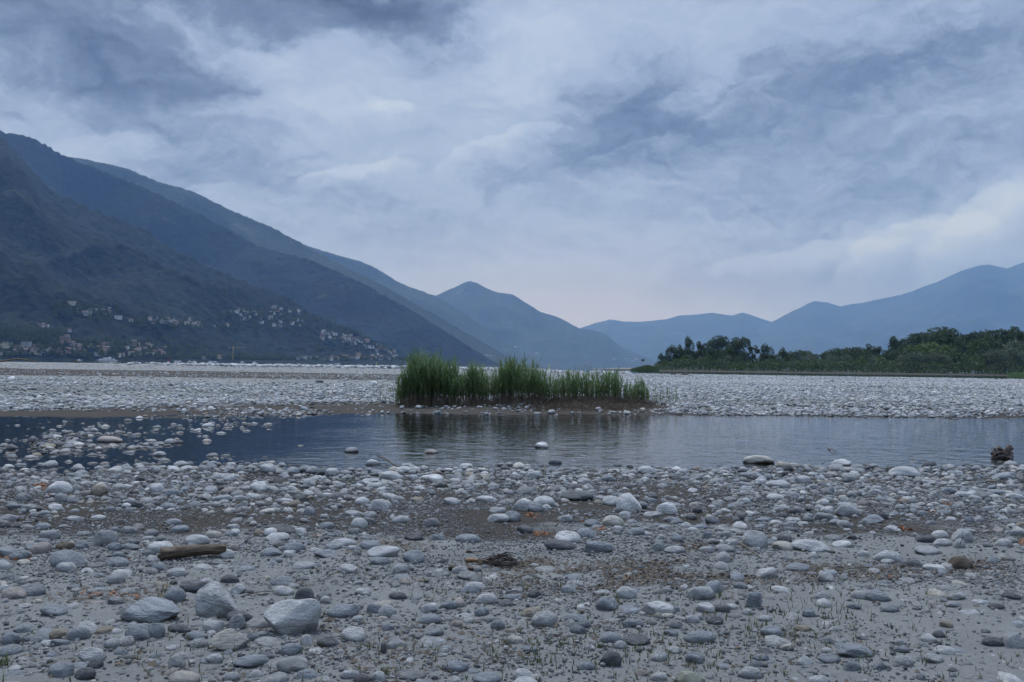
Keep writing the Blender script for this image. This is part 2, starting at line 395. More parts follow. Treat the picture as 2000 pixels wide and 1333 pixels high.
def forest_material(name, a, b, rock=0.0):
    m_, t = mat(name); pos = t.n('ShaderNodeNewGeometry').outputs['Position']
    n1 = t.noise(pos, 0.0022, 5, 0.6); n2 = t.noise(pos, 0.035, 4, 0.7)
    v = t.n('ShaderNodeTexVoronoi', feature='F1'); t.put(v.inputs['Vector'], pos); t.put(v.inputs['Scale'], 0.06)
    k = t.m('ADD', t.m('MULTIPLY', n1, .6), t.m('MULTIPLY', n2, .6))
    c_ = t.mix(t.mr(k, .4, .85), a, b)
    c_ = t.vm('SCALE', c_, t.m('SUBTRACT', 1.25, t.m('MULTIPLY', v.outputs['Distance'], .75)))
    c_ = t.mix(t.mr(t.noise(pos, 0.0035, 4, .6), .64, .70, 0, .5), c_, (.085, .095, .045))
    if rock: c_ = t.mix(t.mr(t.noise(t.vm('MULTIPLY', pos, (1, 1, .35)), 0.005, 5, .65), .66, .74, 0, rock), c_, (.14, .135, .13))
    hgt = t.m('SUBTRACT', t.m('MULTIPLY', n2, 1.2), v.outputs['Distance'])
    finish(t, c_, 0.95, 0.1, bump=hgt, bstr=.55, bdist=7.0); return m_
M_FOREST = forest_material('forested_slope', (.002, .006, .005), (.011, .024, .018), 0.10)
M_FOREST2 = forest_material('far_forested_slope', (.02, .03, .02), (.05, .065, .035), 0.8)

M_BARK = simple('grey_bark', (.10, .085, .07), .9, .3, 1.5)
def leaf_material(name, a, b):
    m_, t = mat(name); g = t.n('ShaderNodeNewGeometry'); rnd = t.n('ShaderNodeObjectInfo').outputs['Random']
    r = g.outputs['Random Per Island']
    c_ = t.mix(t.m('ADD', t.m('MULTIPLY', r, .7), t.m('MULTIPLY', rnd, .3)), a, b)
    p = t.n('ShaderNodeBsdfPrincipled'); t.put(p.inputs['Base Color'], c_); t.put(p.inputs['Roughness'], .6); t.put(p.inputs['Specular IOR Level'], .2)
    tl = t.n('ShaderNodeBsdfTranslucent'); t.put(tl.inputs['Color'], c_)
    mx = t.n('ShaderNodeMixShader', i_0=0.25); t.put(mx.inputs[1], p); t.put(mx.inputs[2], tl)
    t.n('ShaderNodeOutputMaterial', i_Surface=mx); return m_
M_LEAF = {'dark': leaf_material('dark_leaves', (.028, .047, .022), (.068, .100, .040)),
          'mid': leaf_material('green_leaves', (.040, .066, .022), (.085, .118, .045)),
          'pale': leaf_material('willow_leaves', (.065, .088, .048), (.120, .145, .090)),
          'fresh': leaf_material('fresh_leaves', (.065, .100, .026), (.11, .155, .045))}
M_REED = leaf_material('reed_leaves', (.07, .128, .045), (.17, .235, .10))
M_REEDSTEM = leaf_material('reed_stems', (.10, .10, .045), (.17, .15, .08))
M_DEADREED = leaf_material('dead_reed_stems', (.085, .066, .045), (.25, .205, .145))
M_GRASS = leaf_material('grass_blades', (.045, .065, .025), (.11, .12, .05))
M_LITTER = leaf_material('dead_litter', (.035, .026, .02), (.16, .125, .09))
M_RUST = leaf_material('rusty_leaves', (.12, .04, .018), (.30, .12, .04))

def wood_material():
    m_, t = mat('weathered_wood'); co = t.n('ShaderNodeTexCoord').outputs['Object']
    n_ = t.noise(t.vm('MULTIPLY', co, (3, 30, 30)), 2.2, 5, .7); n2 = t.noise(co, 9, 4, .6)
    c_ = t.mix(t.mr(n_, .35, .7), (.045, .032, .023), (.21, .165, .12)); c_ = t.mix(t.mr(n2, .6, .75, 0, .6), c_, (.09, .06, .035))
    finish(t, c_, .85, .2, bump=n_, bstr=1.0, bdist=.02); return m_
M_WOOD = wood_material()
def root_material():
    m_, t = mat('wet_root_wood'); co = t.n('ShaderNodeTexCoord').outputs['Object']
    n_ = t.noise(co, 5, 5, .7); c_ = t.mix(t.mr(n_, .35, .7), (.035, .024, .02), (.16, .13, .115))
    finish(t, c_, .75, .3, bump=n_, bstr=1.0, bdist=.08); return m_
M_ROOT = root_material()

# ------------------------------------------------------------------ ground sheet
def build_ground():
    r = np.concatenate([np.geomspace(0.7, 700, 680), np.geomspace(720, 19500, 50)])
    a1 = np.linspace(-0.62, 0.62, 340); a2 = np.concatenate([np.linspace(-math.pi, -0.64, 40), a1, np.linspace(0.64, math.pi, 40)])
    RR, AA = np.meshgrid(r, a2, indexing='ij'); X = RR*np.sin(AA); Y = RR*np.cos(AA)
    H = ground_h(X, np.maximum(Y, -1e9))
    back = Y < 2; H = np.where(back, 0.22+0.02*fbm(X*.8, Y*.8, 3, 5), H)
    H = np.where((RR > 6000), -5.0, H)
    V = np.stack([X, Y, H], -1).reshape(-1, 3)
    me = npmesh('ground', V, gridq(len(r), len(a2))[:, ::-1], [M_GROUND])
    x, y, h = V[:, 0], V[:, 1], V[:, 2]
    damp = damp_dark_f(x, y); attr(me, 'damp', 'FLOAT', damp.astype(np.float32))
    attr(me, 'pale', 'FLOAT', pale_f(x, y).astype(np.float32))
    g = np.where(y > 25, far_density(x, y)*sstep(90, 170, y), 0)*(h > 0.03); attr(me, 'grav', 'FLOAT', g.astype(np.float32))
    o = link_mesh('ground', me); tag(o, 'grey river sand and gravel flat with damp brown patches', kind='structure'); return o
def damp_dark_f(x, y):
    near = sstep(9.0, 11.5, y+1.0*fbm(x*.5, y*.5, 3, 31))*(y < 24)*0.85
    band = sstep(7.9, 9.0, y)*(y < 24)*0.5*(1+2*fbm(x*.7, y*1.6, 3, 37))
    shore2 = (y > 24)*(1-sstep(4.0, 9.0, (y-far_shore(x))+3*fbm(x*.3, y*.3, 3, 30)))*0.85
    lft = sstep(76, 84, y+5*fbm(x*.05, y*.1, 3, 61))*(1-sstep(104, 122, y+7*fbm(x*.05, y*.1, 3, 62)))*sstep(8, -4, x)*2.4+.42*(y > 36)*sstep(62, 50, y)*sstep(6, -2, x)  # last term: darker ground between the stones on the left
    return near+band+shore2+lft+.8*(y > 380)*(y < 520)*(x > 0)+.45*(y > 36)*(y < 200)*sstep(-2, 6, x-.02*y)+0.25*fbm(x*.25, y*.25, 4, 77)  # also darker ground between the gravel bar stones and along the right bank
def pale_f(x, y):
    u = x/np.maximum(y, 1)
    a = sstep(118, 150, y+8*fbm(x*.04, y*.06, 3, 51))*sstep(0.10, -0.05, u)*(y < 700)
    b = sstep(60, 64, y+3*fbm(x*.06, y*.2, 2, 52))*(1-sstep(70, 76, y+4*fbm(x*.06, y*.2, 2, 53)))*sstep(-16, -24, x+4*fbm(x*.1, y*.1, 2, 54))
    c_ = sstep(400, 440, y)*(y < 500)*sstep(0.05, .12, u)
    d_ = (y < 8.2)*0.5*sstep(8.2, 6.5, y+1.2*fbm(x*.6, y*.6, 3, 88))
    return np.clip(a*.8+b*.8+c_*.0+d_*.5, 0, 1)
def far_density(x, y):
    """0..1 cover of cobbles beyond the pond"""
    u = x/np.maximum(y, 1); d2 = y-far_shore(x)
    start = 2.0+5.0*sstep(1, -6, x)*sstep(-16, -9, x)-1.5*sstep(4, 8, x)
    edge = sstep(start-1, start+2, d2+2.0*fbm(x*.2, y*.2, 3, 41)+1.0)
    right = sstep(-2, 6, x-0.02*y)
    cut = 1-sstep(188, 205, y+10*fbm(x*.02, y*.02, 2, 43))
    rgt = right*cut*(0.86+0.3*fbm(x*.08, y*.16, 3, 46))
    lft = (1-right)*((1-sstep(56, 66, y+8*fbm(x*.06, y*.1, 3, 44)))*0.9*np.clip(.8+2.0*fbm(x*.05, y*.28, 4, 144), .12, 1.1)
          + 0.14*sstep(64, 70, y)*(1-sstep(72, 90, y))*sstep(-14, -4, x) + 0.07*sstep(86, 92, y)*(1-sstep(104, 112, y))*(0.7+fbm(x*.06, y*.2, 3, 48))*sstep(-45, -10, x)
          + 0.035*sstep(76, 80, y)*(1-sstep(86, 92, y))*(.6+fbm(x*.1, y*.3, 3, 49))
          + 0.75*sstep(180, 230, y)*(1-sstep(400, 430, y))*sstep(-0.42, -0.25, u+0.1*fbm(x*.02, y*.02, 2, 47))*sstep(.35, .55, .5+fbm(x*.04, y*.05, 3, 45)))
    isl = 1-0.75*np.exp(-(((x-0.6)/6.0)**4+((y-37.5-.2*x)/3.2)**4))
    return np.clip((rgt+lft)*edge*isl, 0, 1)
ground = build_ground()

def water_sheet(name, pts, m_, label):
    me = bpy.data.meshes.new(name); me.from_pydata([(x, y, 0.0) for x, y in pts], [], [list(range(len(pts)))]); me.materials.append(m_)
    o = link_mesh(name, me); tag(o, label, kind='structure'); return o
water_sheet('pond', [(-60, 9), (60, 9), (75, 62), (-60, 62)], M_POND, 'shallow river backwater with stones standing in it')
water_sheet('river_channel', [(0, 205), (420, 205), (900, 470), (20, 470)], M_LAKE, 'quiet river channel behind the gravel bar')
water_sheet('lake', [(-13500, 300), (0, 300), (15, 471), (900, 471), (13500, 471), (13500, 13500), (-13500, 13500)], M_LAKE, 'wide grey lake below the mountains')

# ------------------------------------------------------------------ mountains
def hor(px): return 701+0.0134*px
SURF = {}
def mountain(name, pts, y0, y1, nu, nv, m_, rough, canopy, seed, label, urange, back=1.35):
    """one range: foot line y0(px), ridge line y1(px) in metres of depth, ridge contour given by photo pixels"""
    P = np.array(pts, float); xs = np.linspace(urange[0], urange[1], nu)
    ry = np.interp(xs, P[:, 0], P[:, 1]); u = (xs-CX)/F
    ry = ry+0.5*fbm(xs*.05, xs*0+seed, 4, seed)*2.0
    v = np.maximum((hor(xs)-ry)/F, -0.001)
    Y0 = np.interp(xs, y0[0], y0[1]); Y1 = np.interp(xs, y1[0], y1[1])
    tt = np.concatenate([np.linspace(-0.06, 1, int(nv*.86)), np.linspace(1.03, back, nv-int(nv*.86))])
    U, T = np.meshgrid(np.arange(nu), tt, indexing='ij')
    Y = Y0[U]+(Y1-Y0)[U]*T; X = u[U]*Y; RZ = (v*Y1)[U]+EYE
    Tc = np.clip(T, 0, 1); prof = 0.30*Tc+0.70*Tc**1.45
    prof = np.where(T > 1, 1-0.9*((T-1)/(back-1))**1.2, prof); prof = np.where(T < 0, T*1.2, prof)
    env = np.clip(Tc*4, 0, 1)*np.where(T > 1, 0.4, np.clip((1-Tc)*5, 0.0, 1))
    s = rough
    n1 = fbm(X/s, Y/s, 5, seed+1, .5)
    rid = 1-2*np.abs(fbm(X/(s*.7)+3, Y/(s*1.3), 3, seed+5))      # gullies running down the slope
    Z = RZ*prof+env*(0.24*RZ*n1+0.17*RZ*(rid-0.6))
    sm = np.clip(Z/40, 0, 1)
    if canopy: Z = Z+sm*np.where(T > 1.001, .2, 1)*(canopy*fbm(X/18, Y/18, 2, seed+9)*1.4)
    Z = np.where(T < 0, -25*(-T/0.06), np.maximum(Z, 1.0*np.clip(T*20, 0, 1)))
    # nothing on the slope may rise over its own ridge
    Z = np.where(T < 1, np.minimum(Z, EYE+v[U]*Y-0.0006*Y*(1-Tc)+canopy*.3), Z)
    V = np.stack([X, Y, Z], -1).reshape(-1, 3)
    me = npmesh(name, V, gridq(nu, nv), [m_]); o = link_mesh(name, me); tag(o, label, kind='structure')
    SURF[label] = (xs, X, Y, Z, T); return label
def on_slope(key, px, py):
    xs, X, Y, Z, T = SURF[key]; i = int(np.argmin(abs(xs-px))); row = (T[i] >= 0) & (T[i] <= 1)
    vv = np.where(row, (Z[i]-EYE)/Y[i], -9); tgt = (hor(px)-py)/F
    cand = np.where(row & (vv >= tgt))[0]
    j = cand[0] if len(cand) else int(np.argmax(vv)); j = max(j, int(np.argmax(row)))
    return Vector((X[i, j], Y[i, j], Z[i, j])), (T[i, j])
L1 = mountain('mountain', [(-1400, 60), (-600, 120), (-200, 190), (0, 272), (50, 325), (85, 366), (175, 408), (280, 450), (320, 478), (400, 520), (550, 578), (625, 622), (700, 655), (750, 680), (795, 700), (830, 712)],
    ([-1400, 0, 400, 800], [1350, 1850, 2200, 3000]), ([-1400, 0, 400, 830], [3200, 3800, 3700, 3200]), 900, 230, M_FOREST, 520, 9, 100,
    'dark wooded mountainside rising straight from the lake, villages along its foot', (-1400, 830))
L2 = mountain('mountain', [(-1400, -60), (-600, 40), (-300, 130), (0, 257), (30, 261), (60, 270), (115, 302), (275, 365), (350, 400), (430, 440), (500, 480), (600, 507), (700, 550), (800, 605), (900, 668), (960, 705), (985, 714)],
    ([-1400, 0, 960], [3600, 3800, 4500]), ([-1400, 0, 960], [6000, 5800, 5000]), 800, 170, M_FOREST, 800, 9, 200,
    'second wooded spur running down behind the first', (-1400, 985))
L3 = mountain('mountain', [(-300, 240), (0, 285), (115, 303), (200, 318), (245, 330), (300, 353), (370, 373), (450, 412), (525, 443), (590, 478), (660, 515), (750, 560), (850, 615), (940, 668), (1000, 702), (1020, 714)],
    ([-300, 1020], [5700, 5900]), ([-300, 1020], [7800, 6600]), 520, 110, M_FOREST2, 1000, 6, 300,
    'long blue ridge behind the second spur', (-300, 1020))
L4 = mountain('mountain', [(400, 420), (560, 470), (590, 477), (650, 497), (700, 510), (735, 525), (770, 548), (810, 565), (850, 578), (900, 608), (960, 650), (1020, 690), (1060, 712)],
    ([400, 1060], [7800, 7800]), ([400, 1060], [10500, 9300]), 400, 90, M_FOREST2, 1100, 4, 400,
    'blue shoulder sloping down to the saddle', (400, 1060))
L5 = mountain('mountain', [(760, 640), (850, 577), (885, 562), (905, 552), (917, 549), (930, 553), (950, 564), (970, 571), (1000, 575), (1040, 600), (1055, 610), (1090, 620), (1130, 641), (1160, 645), (1185, 655), (1210, 675), (1240, 690), (1262, 698), (1300, 716)],
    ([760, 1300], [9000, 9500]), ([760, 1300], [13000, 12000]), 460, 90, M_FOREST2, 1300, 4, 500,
    'blue pointed mountain in the middle with a village at its foot', (760, 1300))
R2 = mountain('mountain', [(1200, 712), (1300, 694), (1400, 662), (1450, 645), (1510, 628), (1550, 607), (1590, 588), (1615, 591), (1640, 599), (1690, 590), (1760, 576), (1830, 551), (1880, 528), (1912, 518), (1930, 516), (1967, 525), (2000, 512), (2100, 470), (2300, 420), (2900, 380), (3400, 300)],
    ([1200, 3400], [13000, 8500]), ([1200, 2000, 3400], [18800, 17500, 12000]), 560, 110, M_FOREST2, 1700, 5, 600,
    'hazy blue mountain range on the right behind the trees', (1200, 3400))
R1 = mountain('mountain', [(900, 700), (1060, 668), (1130, 642), (1160, 632), (1190, 624), (1220, 628), (1250, 629), (1280, 626), (1300, 624), (1330, 616), (1365, 614), (1390, 611), (1430, 617), (1450, 611), (1480, 620), (1510, 630), (1600, 650), (1700, 690)],
    ([900, 1700], [13400, 13400]), ([900, 1700], [18500, 18500]), 300, 60, M_FOREST2, 2200, 3, 700,
    'faintest and farthest low blue range in the gap', (900, 1700))

# ------------------------------------------------------------------ haze
hz_m = bpy.data.materials.new('haze'); hz_m.use_nodes = True; ht = NT(hz_m.node_tree)
pv = ht.n('ShaderNodeVolumePrincipled'); pv.inputs['Color'].default_value = (*HAZE_COLOR, 1); pv.inputs['Density'].default_value = HAZE_DENSITY; pv.inputs['Anisotropy'].default_value = 0.0; pv.inputs['Absorption Color'].default_value = (1, 1, 1, 1)
ht.n('ShaderNodeOutputMaterial', i_Volume=pv)
hb = MB().box((0, 0, (2250-31)/2), (40000, 40000, 2250+31)).build('haze', hz_m); tag(hb, kind='stuff')
#PART2
# ------------------------------------------------------------------ stone shapes
def ico(sub):
    import bmesh
    bm = bmesh.new(); bmesh.ops.create_icosphere(bm, subdivisions=sub, radius=1.0)
    v = np.array([p.co[:] for p in bm.verts]); f = np.array([[q.index for q in p.verts] for p in bm.faces]); bm.free(); return v, f
ICO = {k: ico(k) for k in (2, 3, 4)}
def n3(p, s, seed, oct=2):
    x, y, z = (p*s).T
    return (fbm(x+z*.71, y-z*.53, oct, seed)+fbm(y+x*.37+5, z-x*.61+3, oct, seed+3)+fbm(z+y*.43+9, x-y*.47+1, oct, seed+7))/1.7
def stone_mesh(name, seed, sub, kind):
    v, f = ICO[sub]; v = v.copy(); rr = np.random.RandomState(seed)
    if kind == 'round': e, cut, amp = 1.0, 4, .13
    elif kind == 'flat': e, cut, amp = 0.86, 4, .15
    elif kind == 'angular': e, cut, amp = 0.9, 12, .14
    elif kind == 'boulder': e, cut, amp = 0.9, 9, .20
    else: e, cut, amp = 0.72, 4, .08           # block
    if kind == 'block': v = np.sign(v)*np.abs(v)**e; v /= np.abs(v).max()
    r = 1+amp*1.9*n3(v, .9, seed)+amp*.7*n3(v, 2.4, seed+11)
    v = v*r[:, None]
    for _ in range(cut):                         # worn facets
        d = rr.normal(size=3); d /= np.linalg.norm(d); lim = rr.uniform(.52, .82) if kind in ('angular', 'boulder') else rr.uniform(.68, .92)
        s_ = v@d; over = np.maximum(s_-lim, 0); v = v-(over*.88)[:, None]*d
    if kind == 'angular': v = v+ .02*n3(v, 6, seed+5)[:, None]*v
    v = v*(1+.018*n3(v, 7.0, seed+21))[:, None]
    mx = (v.max(0)-v.min(0))/2; v = (v-(v.max(0)+v.min(0))/2)/mx
    return npmesh(name, v, f)
KINDS = ['round', 'round', 'round', 'flat', 'flat', 'flat', 'round', 'flat', 'angular', 'angular', 'block', 'angular']
PROTO_HI = []; PROTO_LO = []
lo_coll = bpy.data.collections.new('stone_shapes')
for i, k in enumerate(KINDS):
    a = stone_mesh('river_stone', 100+i*7, 3, k); a.materials.append(M_STONE); PROTO_HI.append((k, a))
    b = stone_mesh('stone_shape', 100+i*7, 2, k); b.materials.append(M_STONE_I)
    o = bpy.data.objects.new('stone_shape_%02d' % i, b); lo_coll.objects.link(o); PROTO_LO.append((k, o))

TONES = {'w': (.58, .57, .545), 'g': (.30, .30, .295), 'b': (.275, .295, .31), 'd': (.115, .12, .125), 't': (.31, .265, .20),
         'p': (.37, .325, .29), 'n': (.14, .105, .07), 'l': (.44, .44, .43), 'c': (.50, .47, .40), 'e': (.24, .275, .255)}
TNAME = {'w': 'whitish', 'g': 'grey', 'b': 'blue-grey', 'd': 'dark grey', 't': 'tan', 'p': 'pinkish', 'n': 'brown', 'l': 'pale grey', 'c': 'cream', 'e': 'greenish'}

